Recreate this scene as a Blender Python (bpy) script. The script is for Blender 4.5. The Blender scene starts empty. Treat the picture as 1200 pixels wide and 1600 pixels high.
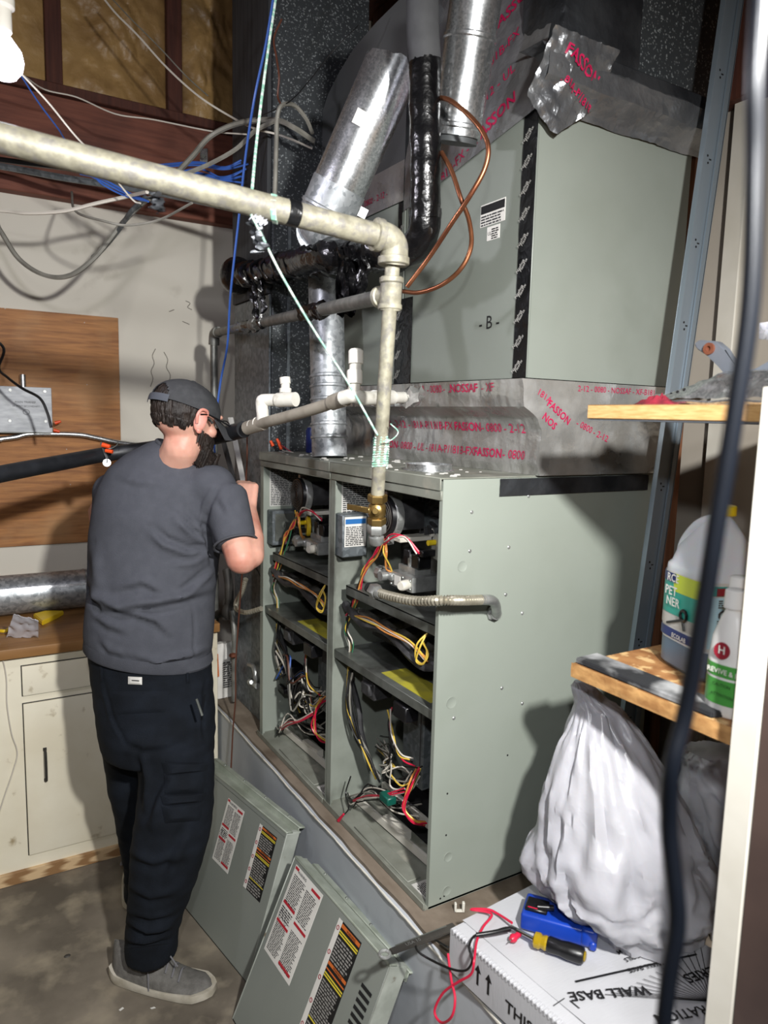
import bpy, bmesh, math, random
from mathutils import Vector, Matrix, noise
V = Vector
rnd = random.Random(7)
sc = bpy.context.scene
col = sc.collection

# ---------------------------------------------------------------- camera
FPX = 1134.3; YAW = 1.0308468; PITCH = -0.12959; ROLL = 0.02547
CAM = V((-0.91586, -1.2788, 1.64279))
fw = V((math.cos(YAW)*math.cos(PITCH), math.sin(YAW)*math.cos(PITCH), math.sin(PITCH)))
rt0 = fw.cross(V((0, 0, 1))).normalized(); up0 = rt0.cross(fw)
RT = rt0*math.cos(ROLL) + up0*math.sin(ROLL)
UP = -rt0*math.sin(ROLL) + up0*math.cos(ROLL)
cd = bpy.data.cameras.new('camera'); cam = bpy.data.objects.new('camera', cd); col.objects.link(cam)
cam.matrix_world = Matrix(((RT.x, UP.x, -fw.x, CAM.x), (RT.y, UP.y, -fw.y, CAM.y), (RT.z, UP.z, -fw.z, CAM.z), (0, 0, 0, 1)))
cd.sensor_fit = 'HORIZONTAL'; cd.sensor_width = 36; cd.lens = 36*FPX/1200; cd.clip_start = 0.02
sc.camera = cam
cd.dof.use_dof = True; cd.dof.focus_distance = 2.0; cd.dof.aperture_fstop = 5.0

def ray(x, y): return fw + RT*((x-600)/FPX) - UP*((y-800)/FPX)
def at(x, y, d): return CAM + ray(x, y)*d
def on(x, y, ax, v):
    i = 'xyz'.index(ax); d = ray(x, y); return CAM + d*((v-CAM[i])/d[i])

# ---------------------------------------------------------------- world, lights, exposure
w = bpy.data.worlds.new('world'); sc.world = w; w.use_nodes = True
w.node_tree.nodes['Background'].inputs[0].default_value = (0.75, 0.85, 1.0, 1)
w.node_tree.nodes['Background'].inputs[1].default_value = 0.15
def lamp(name, loc, energy, size, color=(1, 1, 1)):
    l = bpy.data.lights.new(name, 'POINT'); l.energy = energy; l.shadow_soft_size = size; l.color = color
    o = bpy.data.objects.new(name, l); o.location = loc; col.objects.link(o); return o
def spot(name, loc, target, energy, size, ang, blend, color):
    l = bpy.data.lights.new(name, 'SPOT'); l.energy = energy; l.shadow_soft_size = size; l.color = color; l.spot_size = math.radians(ang); l.spot_blend = blend
    o = bpy.data.objects.new(name, l); o.location = loc; o.rotation_euler = (V(target)-V(loc)).to_track_quat('-Z', 'Y').to_euler(); col.objects.link(o); return o
spot('work_light', (-0.52, -1.5, 2.14), (-.12, 1.1, .75), 262, 0.045, 124, 1.0, (1.0, 0.985, 0.955))
spot('fill_light', (-1.0, -1.36, 1.98), (.0, .5, .9), 55, 0.03, 100, 1.0, (0.97, 0.98, 1.0))  # unseen fill lamp near the camera, added to brighten the furnace interiors
BULB = at(4, 92, 1.35)
sc.view_settings.view_transform = 'Standard'; sc.view_settings.look = 'None'
sc.view_settings.gamma = 1; sc.view_settings.use_curve_mapping = False
sc.view_settings.exposure = 0.0

# ---------------------------------------------------------------- materials
MATS = {}
def srgb(c):
    if isinstance(c, str): c = [int(c[i:i+2], 16)/255 for i in (0, 2, 4)]
    return tuple((x/12.92 if x <= .04045 else ((x+.055)/1.055)**2.4) for x in c) + (1,)
def mat(name, c1, c2=None, rough=.5, metal=0, ns=8, detail=4, stretch=(1, 1, 1), ramp=(.4, .65), bump=0, bs=60, bstretch=None,
        c3=None, n3=3, r3=(.55, .7), spangle=0, emit=0, sub=0, trans=0, alpha=1, coat=0, spec=.5, crinkle=0, cs=14, rvar=0, wave=None, bdist=.003, dist=0):
    if name in MATS: return MATS[name]
    m = bpy.data.materials.new(name); m.use_nodes = True; MATS[name] = m
    nt = m.node_tree; N = nt.nodes; L = nt.links; b = N['Principled BSDF']
    tc = N.new('ShaderNodeTexCoord')
    def mp(s):
        q = N.new('ShaderNodeMapping'); q.inputs['Scale'].default_value = s; L.new(tc.outputs['Object'], q.inputs[0]); return q.outputs[0]
    def noi(vec, s, d=4, di=0):
        n = N.new('ShaderNodeTexNoise'); n.inputs['Scale'].default_value = s; n.inputs['Detail'].default_value = d; n.inputs['Distortion'].default_value = di
        L.new(vec, n.inputs['Vector']); return n.outputs['Fac']
    def rmp(f, a, b_, ca, cb):
        r = N.new('ShaderNodeValToRGB'); r.color_ramp.elements[0].position = a; r.color_ramp.elements[1].position = b_
        r.color_ramp.elements[0].color = ca; r.color_ramp.elements[1].color = cb; L.new(f, r.inputs[0]); return r.outputs[0]
    def mix(f, a, b_):
        x = N.new('ShaderNodeMix'); x.data_type = 'RGBA'; L.new(f, x.inputs[0])
        for k, s in ((6, a), (7, b_)):
            if isinstance(s, tuple): x.inputs[k].default_value = s
            else: L.new(s, x.inputs[k])
        return x.outputs[2]
    c = srgb(c1)
    if c2 is not None:
        v = mp(stretch)
        if wave:
            wv = N.new('ShaderNodeTexWave'); wv.inputs['Scale'].default_value = wave; wv.inputs['Distortion'].default_value = 6; wv.inputs['Detail'].default_value = 3
            wv.inputs['Detail Scale'].default_value = 1.2
            L.new(v, wv.inputs[0]); f = wv.outputs['Fac']
        elif spangle:
            vo = N.new('ShaderNodeTexVoronoi'); vo.inputs['Scale'].default_value = spangle; L.new(v, vo.inputs['Vector'])
            sp = N.new('ShaderNodeSeparateColor'); L.new(vo.outputs['Color'], sp.inputs[0]); f = sp.outputs[0]
        else: f = noi(v, ns, detail, dist)
        c = rmp(f, ramp[0], ramp[1], c, srgb(c2))
    if c3 is not None:
        f3 = noi(mp((1, 1, 1)), n3, 6); c = mix(rmp(f3, r3[0], r3[1], (0, 0, 0, 1), (1, 1, 1, 1)), c, srgb(c3))
    if isinstance(c, tuple): b.inputs['Base Color'].default_value = c
    else: L.new(c, b.inputs['Base Color'])
    b.inputs['Roughness'].default_value = rough; b.inputs['Metallic'].default_value = metal
    b.inputs['Specular IOR Level'].default_value = spec
    if rvar:
        f = noi(mp((1, 1, 1)), 9, 4); mr = N.new('ShaderNodeMapRange'); mr.inputs[1].default_value = .3; mr.inputs[2].default_value = .7
        mr.inputs[3].default_value = max(0.05, rough-rvar); mr.inputs[4].default_value = rough+rvar; L.new(f, mr.inputs[0]); L.new(mr.outputs[0], b.inputs['Roughness'])
    if sub: b.inputs['Subsurface Weight'].default_value = sub; b.inputs['Subsurface Radius'].default_value = (.02, .008, .004); b.inputs['Subsurface Scale'].default_value = .3
    if trans: b.inputs['Transmission Weight'].default_value = trans
    if coat: b.inputs['Coat Weight'].default_value = coat
    b.inputs['Alpha'].default_value = alpha
    if emit: b.inputs['Emission Color'].default_value = c if isinstance(c, tuple) else srgb(c1); b.inputs['Emission Strength'].default_value = emit
    h = None
    if bump:
        h = noi(mp(bstretch or (1, 1, 1)), bs, 5)
        bn = N.new('ShaderNodeBump'); bn.inputs['Strength'].default_value = bump; bn.inputs['Distance'].default_value = bdist; L.new(h, bn.inputs['Height']); L.new(bn.outputs[0], b.inputs['Normal'])
    if crinkle:
        vo = N.new('ShaderNodeTexVoronoi'); vo.feature = 'F1'; vo.inputs['Scale'].default_value = cs
        n2 = N.new('ShaderNodeTexNoise'); n2.inputs['Scale'].default_value = cs*.6; n2.inputs['Detail'].default_value = 5; L.new(mp((1, 1, 1)), n2.inputs['Vector'])
        va = N.new('ShaderNodeVectorMath'); va.operation = 'MULTIPLY_ADD'; va.inputs[1].default_value = (.25, .25, .25); L.new(n2.outputs['Color'], va.inputs[0]); L.new(tc.outputs['Object'], va.inputs[2])
        L.new(va.outputs[0], vo.inputs['Vector'])
        bn2 = N.new('ShaderNodeBump'); bn2.inputs['Strength'].default_value = crinkle; bn2.inputs['Distance'].default_value = .01; L.new(vo.outputs['Distance'], bn2.inputs['Height'])
        if h is not None: L.new(bn.outputs[0], bn2.inputs['Normal'])
        L.new(bn2.outputs[0], b.inputs['Normal'])
    return m

sage = mat('sage_paint', '8f968d', '959c93', rough=.42, ns=2, bump=.05, bs=220, c3='8a9187', n3=5, r3=(.5, .8), rvar=.06)
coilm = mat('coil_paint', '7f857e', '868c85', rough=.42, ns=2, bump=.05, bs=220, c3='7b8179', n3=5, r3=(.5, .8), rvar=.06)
saged = mat('dusty_sage', '878a80', '74766c', rough=.55, ns=12, c3='9a988c', n3=16, r3=(.58, .7))
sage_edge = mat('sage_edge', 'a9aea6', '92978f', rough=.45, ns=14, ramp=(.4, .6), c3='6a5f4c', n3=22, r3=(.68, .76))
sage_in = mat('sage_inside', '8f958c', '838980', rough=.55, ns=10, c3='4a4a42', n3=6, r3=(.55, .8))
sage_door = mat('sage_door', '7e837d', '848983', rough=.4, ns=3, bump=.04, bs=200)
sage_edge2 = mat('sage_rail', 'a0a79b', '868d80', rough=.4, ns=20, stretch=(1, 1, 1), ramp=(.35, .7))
galv = mat('galvanised_steel', '868b8e', 'b6babd', rough=.45, metal=.6, spangle=90, ramp=(-.6, 1.6), bump=.12, bs=30, rvar=.12)
galvb = mat('bright_galvanised', 'b9bdc0', 'e2e4e6', rough=.3, metal=.92, spangle=220, ramp=(.1, .9), bump=.1, bs=20, rvar=.08)
galvd = mat('dull_galvanised', '6d7478', '878e92', rough=.5, metal=.6, spangle=75, ramp=(.2, .9), bump=.1, bs=40)
galvs = mat('spangled_dark_galvanised', '484c4f', 'a4aaac', rough=.5, metal=.4, spangle=250, ramp=(.84, 1), bump=.08, bs=40)
studm = mat('stud_steel', '76828c', '88939d', rough=.4, metal=.4, ns=5, stretch=(1, 1, .1), bump=.05, bs=60)
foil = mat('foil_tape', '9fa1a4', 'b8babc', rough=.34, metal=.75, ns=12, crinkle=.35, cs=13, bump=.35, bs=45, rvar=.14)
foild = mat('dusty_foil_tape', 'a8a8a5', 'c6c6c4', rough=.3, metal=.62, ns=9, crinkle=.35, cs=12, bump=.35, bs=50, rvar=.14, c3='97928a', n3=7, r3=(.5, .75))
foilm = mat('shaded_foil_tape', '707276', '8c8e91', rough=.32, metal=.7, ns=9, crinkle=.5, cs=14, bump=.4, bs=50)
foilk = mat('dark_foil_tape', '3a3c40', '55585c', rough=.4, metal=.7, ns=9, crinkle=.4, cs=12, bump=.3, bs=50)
btape = mat('black_plastic_tape', '070708', '111113', rough=.26, ns=10, crinkle=.35, cs=16, bump=.15, bs=40, spec=.5)
btapef = mat('black_flat_tape', '0c0d0f', '17181a', rough=.3, ns=10, crinkle=.3, cs=18)
foam = mat('foam_insulation', '3b3c3e', '434446', rough=.8, ns=20, bump=.2, bs=120)
foamb = mat('black_foam_insulation', '1b1d20', '24262a', rough=.45, ns=20, bump=.15, bs=60)
copper = mat('copper', '7c4c36', '9a6648', rough=.38, metal=.8, ns=15, rvar=.1, c3='5a3524', n3=12, r3=(.6, .8))
gaspipe = mat('aged_gas_pipe', '868272', 'a6a28f', rough=.55, metal=.25, ns=45, ramp=(.35, .6), bump=.35, bs=90, c3='83807a', n3=60, r3=(.48, .66))
gasgrey = mat('grey_gas_pipe', '6f706c', '8a8a84', rough=.5, metal=.5, ns=30, bump=.3, bs=90)
pvc = mat('white_pvc', 'e4e2da', 'd2cfc4', rough=.35, ns=12, c3='a8a396', n3=30, r3=(.6, .75))
pvcg = mat('dusty_pvc', 'a29b8e', '8b8478', rough=.6, ns=16, bump=.15, bs=100)
brass = mat('brass', 'a58a55', '8a7040', rough=.35, metal=.85, ns=30)
white = mat('white_paint', 'd9d6cc', 'cdc9bd', rough=.6, ns=5, c3='a89c88', n3=9, r3=(.66, .8), bump=.15, bs=30)
wallm = mat('painted_wall', 'ded9cc', 'd4cfc2', rough=.75, ns=1.5, c3='b5aea0', n3=6, r3=(.62, .85), bump=.12, bs=25)
wallr = mat('beige_wall', 'b8b0a4', 'aaa296', rough=.8, ns=2, c3='9a9286', n3=7, r3=(.6, .8), bump=.12, bs=25)
cabp = mat('worn_cream_paint', 'efe9d4', 'e4dcc4', rough=.5, ns=4, c3='a89878', n3=16, r3=(.66, .76), bump=.2, bs=22)
ply = mat('brown_plywood', 'b57c44', '8c5a2e', rough=.6, ns=5, detail=8, dist=.6, stretch=(1.1, 1, 14), ramp=(.36, .66), bump=.25, bs=30, bstretch=(2, 1, 20), c3='b58a5c', n3=4, r3=(.5, .8))
lumber = mat('red_brown_lumber', '8a5442', '6a3e32', rough=.75, ns=4, stretch=(1.2, 1.2, 14), ramp=(.3, .7), bump=.3, bs=8, bstretch=(2, 2, 30), c3='3a2420', n3=3, r3=(.5, .8))
lumberv = mat('red_brown_stud', '5e3528', '44251e', rough=.75, ns=4, stretch=(14, 14, 1), ramp=(.3, .7), bump=.3, bs=8, bstretch=(30, 30, 2))
kraft = mat('kraft_paper', 'b8955f', '96764a', rough=.45, ns=5, bump=.8, bs=12, crinkle=.9, cs=9, c3='4e3a26', n3=4, r3=(.55, .8), bdist=.01)
edgeply = mat('pale_ply_edge', 'd8b078', 'c3965c', rough=.6, ns=7, stretch=(6, 6, 50), ramp=(.35, .65), bump=.1, bs=80)
osb = mat('chip_board', 'b08050', '8a5c34', rough=.65, ns=22, stretch=(1, 1, 2), ramp=(.35, .65), c3='d0ac78', n3=30, r3=(.52, .6), bump=.4, bs=50)
osbe = mat('chip_board_edge', 'c79a62', '9a6e40', rough=.7, ns=26, stretch=(1, 1, 2.4), ramp=(.35, .65), bump=.6, bs=40)
platw = mat('weathered_board', '6f6254', '8c8072', rough=.85, ns=6, stretch=(3, 1, 1), ramp=(.3, .7), c3='4e4236', n3=5, r3=(.5, .75), bump=.5, bs=26)
platp = mat('platform_paint', 'b9bec4', 'aab0b8', rough=.5, ns=3, c3='8b9099', n3=8, r3=(.6, .8), bump=.3, bs=14)
counter = mat('laminate_wood', 'a37a4c', '8a6238', rough=.4, ns=3, stretch=(1, 16, 6), ramp=(.3, .7))
plinth = mat('plinth_wood', 'd8ba90', '94704a', rough=.6, wave=7, stretch=(.35, 1, 4), ramp=(.2, .8))
concrete = mat('concrete', '544d43', '857c6e', rough=.8, ns=3.4, detail=10, ramp=(.36, .64), c3='978d7a', n3=9, r3=(.5, .74), bump=.35, bs=22)
dark = mat('dark_void', '0a0a0b', rough=.9)
blackp = mat('black_plastic', '0e0e10', '17171a', rough=.35, ns=30, bump=.1, bs=90)
blackd = mat('dusty_black_plastic', '2c2c2e', '505052', rough=.55, ns=30, ramp=(.4, .8))
steel = mat('grey_steel', '70746f', '8a8e89', rough=.45, metal=.6, ns=16, c3='3f3d38', n3=10, r3=(.5, .8))
castal = mat('cast_aluminium', '9a9c9a', 'bcbebc', rough=.42, metal=.7, ns=30, bump=.3, bs=60)
chrome = mat('chrome', 'b5b7b8', rough=.18, metal=1)
vestm = mat('vestibule_metal', '6c6b67', '55544f', rough=.55, metal=.4, ns=10, c3='3a3936', n3=6, r3=(.5, .75))
blackmetal = mat('blackened_metal', '3c3a37', '55514c', rough=.6, metal=.4, ns=12)
nickel = mat('flex_hose', 'a39d8c', 'b7b2a2', rough=.35, metal=.6, ns=40)
paper = mat('label_paper', 'dedcd6', 'd2d0ca', rough=.5, ns=10)
paperg = mat('aged_label', 'c6c5c0', 'b4b3ae', rough=.55, ns=14)
ink = mat('black_ink', '101012', rough=.6)
inkg = mat('grey_ink', '3c3c3e', rough=.6)
red = mat('red_ink', 'b02834', rough=.5)
magenta = mat('magenta_ink', 'b0184a', rough=.4)
orange = mat('orange_print', 'c8682c', rough=.5)
yellow = mat('yellow_print', 'd4c23c', rough=.5)
ylabel = mat('yellow_dust_label', 'b4ac38', '9a9440', rough=.6, ns=20)
blueink = mat('blue_print', '2868a8', rough=.5)
wirenut = mat('orange_plastic', 'e8501c', rough=.4)
shirtm = mat('grey_jersey', '4a4c53', '4e5057', rough=.92, ns=40, bump=.25, bs=320, spec=.15)
trousm = mat('navy_twill', '12161c', '181d25', rough=.9, ns=14, bump=.3, bs=260, spec=.2)
trousf = mat('navy_twill_seams', '0c0f14', rough=.9, spec=.2)
skinm = mat('skin', 'd8a793', 'cc9482', rough=.5, ns=9, sub=.25, bump=.1, bs=120, c3='b8705c', n3=9, r3=(.55, .8))
hairm = mat('dark_hair', '1d1613', '2a201a', rough=.55, ns=60, stretch=(1, 1, .2), bump=1, bs=160, bstretch=(1, 1, .15), bdist=.006)
capm = mat('charcoal_cap', '3c3d3f', '434446', rough=.9, ns=60, bump=.2, bs=400, spec=.2)
capd = mat('cap_strap', '4a4e56', rough=.8)
shoem = mat('grey_mesh_shoe', '64625e', '74726e', rough=.9, ns=50, bump=.5, bs=260)
shoes = mat('shoe_sole', 'c2bcae', 'a59e8e', rough=.7, ns=20)
lacem = mat('lace', '77767a', rough=.8)
bagm = mat('white_plastic_bag', 'a8a8af', 'b4b4b9', rough=.3, ns=3, sub=.1, bump=.25, bs=30, crinkle=.45, cs=8, c3='e3b8c0', n3=2.6, r3=(.66, .9))
carton = mat('white_carton', 'c0c1c5', 'b6b7bb', rough=.6, ns=5, bump=.15, bs=40, bstretch=(1, 8, 1))
bluep = mat('blue_rubber', '12389a', '1740ac', rough=.35, ns=10)
redp = mat('red_lead', 'c81e40', rough=.35)
ylwp = mat('yellow_lead', 'd8b84a', rough=.4)
orgw = mat('orange_wire', 'd08a48', rough=.4)
whtw = mat('white_wire', 'cfc9bd', rough=.4)
grnw = mat('green_wire', '3c7a58', rough=.4)
blkw = mat('black_wire', '131314', rough=.4)
bluw = mat('blue_wire', '3a62b4', rough=.4)
gryw = mat('grey_cable', '8b8980', '76746c', rough=.5, ns=20)
bwnw = mat('brown_wire', '5a3426', rough=.5)
twine = mat('green_white_twine', 'd4e2da', '8cc0aa', rough=.8, ns=90, ramp=(.45, .55))
greent = mat('green_tape', '0e5548', rough=.4)
navyc = mat('navy_cable', '06080d', '0b0f16', rough=.3, ns=5)
jugm = mat('milky_plastic', 'dfe3e8', 'd4d9e0', rough=.35, ns=4, sub=.3)
jugb = mat('blue_liquid_plastic', '5a7088', '4c6278', rough=.3, ns=4)
capyl = mat('yellow_cap', 'e4c820', rough=.4)
teal = mat('teal_print', '2a9c8c', '38b09c', rough=.4, ns=4)
lime = mat('lime_print', 'c8d840', rough=.4)
ltblue = mat('light_blue_print', 'b8dce8', rough=.4)
dkblue = mat('dark_blue_print', '1c2c6c', rough=.4)
botw = mat('glossy_white_bottle', 'e8e8e6', rough=.22)
greenl = mat('green_print', '4a9a44', rough=.4)
maroon = mat('maroon_print', '8c2030', rough=.4)
bulbm = mat('lit_bulb', 'f0ecff', rough=.4, emit=14)
glass = mat('clear_plastic', 'd8dcd0', rough=.15, trans=.6)
rustm = mat('rusty_iron', '6a3a28', '84503a', rough=.7, metal=.3, ns=30)
slate = mat('dusty_black_slab', '2a2b2e', 'a8a9aa', rough=.6, ns=9, ramp=(.46, .62), bump=.4, bs=40)
brownp = mat('brown_side', '4a3a34', '3c2e2a', rough=.7, ns=6)
dkwood = mat('grey_dark_board', '3d3f42', '2c2e31', rough=.7, ns=4, stretch=(20, 20, 1))
yelb = mat('yellow_plastic', 'e8c428', rough=.4)
tissue = mat('white_paper', 'dcdee8', 'd0d2de', rough=.7, ns=6)
amber = mat('amber_handle', 'b89a20', rough=.15, trans=.3)
skinfur = mat('silver_duct_inside', '55585a', rough=.6, metal=.5)
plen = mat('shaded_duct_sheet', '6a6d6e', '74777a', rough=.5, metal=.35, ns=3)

# ---------------------------------------------------------------- mesh helpers
def fin(name, bm, m, parent=None, ang=38, kind=None):
    bmesh.ops.recalc_face_normals(bm, faces=bm.faces)
    a = math.radians(ang)
    for e in bm.edges: e.smooth = (len(e.link_faces) == 2 and e.calc_face_angle(4) < a)
    for f in bm.faces: f.smooth = True
    if parent is not None: L = V(parent['_o'])
    else:
        xs = [v.co for v in bm.verts]
        L = V(((min(c.x for c in xs)+max(c.x for c in xs))/2, (min(c.y for c in xs)+max(c.y for c in xs))/2, min(c.z for c in xs)))
    for v in bm.verts: v.co -= L
    me = bpy.data.meshes.new(name); bm.to_mesh(me); bm.free()
    for mm in (m if isinstance(m, (list, tuple)) else [m]): me.materials.append(mm)
    o = bpy.data.objects.new(name, me); col.objects.link(o); o['_o'] = tuple(L)
    if parent is not None: o.parent = parent
    else: o.location = L
    if kind: o['kind'] = kind
    return o
def tag(o, label, cat, group=None):
    o['label'] = label; o['category'] = cat
    if group: o['group'] = group
    return o
def thing(name, label, cat, loc, group=None):
    o = bpy.data.objects.new(name, None); col.objects.link(o); o.location = loc; o['_o'] = tuple(loc); o.empty_display_size = .05
    return tag(o, label, cat, group)
def NB(): return bmesh.new()
def obox(bm, o, u, v, w_, bev=0, seg=1, mi=0):
    o, u, v, w_ = V(o), V(u), V(v), V(w_)
    vs = [bm.verts.new(o+u*i+v*j+w_*k) for k in (0, 1) for j in (0, 1) for i in (0, 1)]
    fs = [bm.faces.new([vs[i] for i in q]) for q in ((0, 2, 3, 1), (4, 5, 7, 6), (0, 1, 5, 4), (2, 6, 7, 3), (0, 4, 6, 2), (1, 3, 7, 5))]
    for f in fs: f.material_index = mi
    if bev:
        es = list({e for f in fs for e in f.edges})
        bmesh.ops.bevel(bm, geom=es, offset=bev, segments=seg, profile=.6, affect='EDGES', clamp_overlap=True)
    return bm
def box(bm, lo, hi, bev=0, seg=1, mi=0):
    lo, hi = V(lo), V(hi); return obox(bm, lo, (hi.x-lo.x, 0, 0), (0, hi.y-lo.y, 0), (0, 0, hi.z-lo.z), bev, seg, mi)
def frame(t):
    t = t.normalized(); a = V((0, 0, 1)) if abs(t.z) < .9 else V((1, 0, 0))
    u = t.cross(a).normalized(); return u, t.cross(u).normalized()
def loftr(bm, rings, cap=True, closed=False, mi=0):
    R_ = [[bm.verts.new(p) for p in r] for r in rings]; n = len(R_[0])
    rg = range(len(R_) if closed else len(R_)-1)
    for i in rg:
        a, b = R_[i], R_[(i+1) % len(R_)]
        for j in range(n):
            f = bm.faces.new((a[j], a[(j+1) % n], b[(j+1) % n], b[j])); f.material_index = mi
    if cap and not closed:
        f = bm.faces.new(list(reversed(R_[0]))); f.material_index = mi
        f = bm.faces.new(R_[-1]); f.material_index = mi
    return R_
def cyl(bm, p0, p1, r0, r1=None, seg=16, cap=True, mi=0):
    p0, p1 = V(p0), V(p1); r1 = r0 if r1 is None else r1; u, v = frame(p1-p0)
    c = [(math.cos(2*math.pi*k/seg), math.sin(2*math.pi*k/seg)) for k in range(seg)]
    return loftr(bm, [[p+u*(r*a)+v*(r*b) for a, b in c] for p, r in ((p0, r0), (p1, r1))], cap, mi=mi)
def lathe(bm, p, axis, prof, seg=20, cap=True, mi=0):
    p = V(p); t = V(axis).normalized(); u, v = frame(t)
    return loftr(bm, [[p+t*h+u*(r*math.cos(2*math.pi*k/seg))+v*(r*math.sin(2*math.pi*k/seg)) for k in range(seg)] for r, h in prof], cap, mi=mi)
def smooth(pts, n=6):
    pts = [V(p) for p in pts]
    if len(pts) < 3: return pts
    P_ = [pts[0]*2-pts[1]]+pts+[pts[-1]*2-pts[-2]]; out = []
    for i in range(1, len(P_)-2):
        a, b, c, d = P_[i-1:i+3]
        for k in range(n):
            t = k/n; out.append(.5*((2*b)+(c-a)*t+(2*a-5*b+4*c-d)*t*t+(3*b-a-3*c+d)*t**3))
    out.append(pts[-1]); return out
def tube(bm, pts, r, seg=8, n=6, sm=True, cap=True, jit=0, mi=0):
    pts = smooth(pts, n) if sm else [V(p) for p in pts]
    m_ = len(pts); t = (pts[1]-pts[0]).normalized(); u, v = frame(t); rings = []
    for i, p in enumerate(pts):
        t2 = (pts[min(i+1, m_-1)]-pts[max(i-1, 0)])
        t2 = t2.normalized() if t2.length > 1e-9 else t
        q = t.rotation_difference(t2); u = q @ u; v = q @ v; t = t2
        rr = r(i/(m_-1)) if callable(r) else r
        rings.append([p+u*(rr*math.cos(2*math.pi*k/seg)*(1+jit*noise.noise(p*60+V((k, 0, 0)))))+v*(rr*math.sin(2*math.pi*k/seg)*(1+jit*noise.noise(p*60+V((k, 3, 0))))) for k in range(seg)])
    loftr(bm, rings, cap, mi=mi); return bm
def ell(bm, c, rx, ry, rz, ax=None, seg=16, rings=10, mi=0):
    c = V(c); ax = ax or (V((1, 0, 0)), V((0, 1, 0)), V((0, 0, 1)))
    rr = []
    for i in range(1, rings):
        th = math.pi*i/rings
        rr.append([c+ax[0]*(rx*math.sin(th)*math.cos(2*math.pi*k/seg))+ax[1]*(ry*math.sin(th)*math.sin(2*math.pi*k/seg))+ax[2]*(-rz*math.cos(th)) for k in range(seg)])
    loftr(bm, rr, True, mi=mi)
def quad(bm, a, b, c, d, th=None, mi=0):
    a, b, c, d = map(V, (a, b, c, d))
    if th is None:
        f = bm.faces.new([bm.verts.new(x) for x in (a, b, c, d)]); f.material_index = mi; return
    n = (b-a).cross(d-a).normalized()*th
    v0 = [bm.verts.new(x) for x in (a, b, c, d)]; v1 = [bm.verts.new(x+n) for x in (a, b, c, d)]
    for q in ((3, 2, 1, 0),): bm.faces.new([v0[i] for i in q]).material_index = mi
    bm.faces.new(v1).material_index = mi
    for i in range(4): bm.faces.new((v0[i], v0[(i+1) % 4], v1[(i+1) % 4], v1[i])).material_index = mi
def prism(bm, poly, d, mi=0, bev=0):
    a = [bm.verts.new(V(p)) for p in poly]; b = [bm.verts.new(V(p)+V(d)) for p in poly]; n = len(a)
    fs = [bm.faces.new(list(reversed(a))), bm.faces.new(b)]
    for i in range(n): fs.append(bm.faces.new((a[i], a[(i+1) % n], b[(i+1) % n], b[i])))
    for f in fs: f.material_index = mi
    if bev: bmesh.ops.bevel(bm, geom=list({e for f in fs for e in f.edges}), offset=bev, segments=2, affect='EDGES', clamp_overlap=True)
    return bm
def grid(bm, f, nu, nv, closed_u=False, mi=0):
    g = [[bm.verts.new(V(f(i/nu, j/nv))) for j in range(nv+1)] for i in range(nu if closed_u else nu+1)]
    for i in range(nu):
        for j in range(nv):
            a, b = g[i], g[(i+1) % len(g)]
            fc = bm.faces.new((a[j], b[j], b[j+1], a[j+1])); fc.material_index = mi
    return g
def one(name, m, parent=None, fn=None, **k):
    bm = NB(); fn(bm); return fin(name, bm, m, parent, **k)
def P_box(name, m, parent, lo, hi, bev=0, seg=1): return one(name, m, parent, lambda b: box(b, lo, hi, bev, seg))
def P_cyl(name, m, parent, a, b_, r, r1=None, seg=16): return one(name, m, parent, lambda b: cyl(b, a, b_, r, r1, seg))
def P_tube(name, m, parent, pts, r, seg=8, n=6, sm=True, jit=0): return one(name, m, parent, lambda b: tube(b, pts, r, seg, n, sm, jit=jit))

_TX = {}
def text_bm(bm, s, o, u, v, size, shear=0, mi=0, center=False, bold=False, off=.0004):
    """flat letters: baseline origin o, along u, up v, cap height about .7*size"""
    key = (s, bold)
    if key not in _TX:
        c = bpy.data.curves.new('t', 'FONT'); c.body = s; c.size = 1; c.resolution_u = 2
        if bold: c.offset = .018
        ob = bpy.data.objects.new('t', c); col.objects.link(ob); dg = bpy.context.evaluated_depsgraph_get(); dg.update()
        me = bpy.data.meshes.new_from_object(ob.evaluated_get(dg)); _TX[key] = ([tuple(x.co) for x in me.vertices], [tuple(p.vertices) for p in me.polygons])
        bpy.data.objects.remove(ob); bpy.data.meshes.remove(me); bpy.data.curves.remove(c)
    vs, fs = _TX[key]; u, v, o = V(u).normalized(), V(v).normalized(), V(o); n = u.cross(v).normalized()
    W_ = max((x[0] for x in vs), default=0); dx = -W_/2 if center else 0
    nv = [bm.verts.new(o+u*((x+dx+y*shear)*size)+v*(y*size)+n*off) for x, y, z in vs]
    for f in fs:
        try: bm.faces.new([nv[i] for i in f]).material_index = mi
        except ValueError: pass
def letters(name, m, parent, items):
    for it in items:
        bm = NB(); text_bm(bm, *it[:5], **(it[5] if len(it) > 5 else {})); o = fin(name, bm, m, parent)
    return o
def printlines(bm, o, u, v, w_, h, n, fill=.8, gap=.45, off=.0006, seed=1, mi=0):
    """rows of small printed dashes on a label"""
    rg = random.Random(seed); u, v, o = V(u).normalized(), V(v).normalized(), V(o); nn = u.cross(v)*off; lh = h/n
    for i in range(n):
        x = 0; y = h-(i+1)*lh; end = w_*(fill+rg.random()*(1-fill))
        while x < end:
            l = min(end-x, lh*rg.uniform(.8, 3.2))
            quad(bm, o+nn+u*x+v*y, o+nn+u*(x+l)+v*y, o+nn+u*(x+l)+v*(y+lh*(1-gap)), o+nn+u*x+v*(y+lh*(1-gap)), mi=mi); x += l+lh*.4
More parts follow.
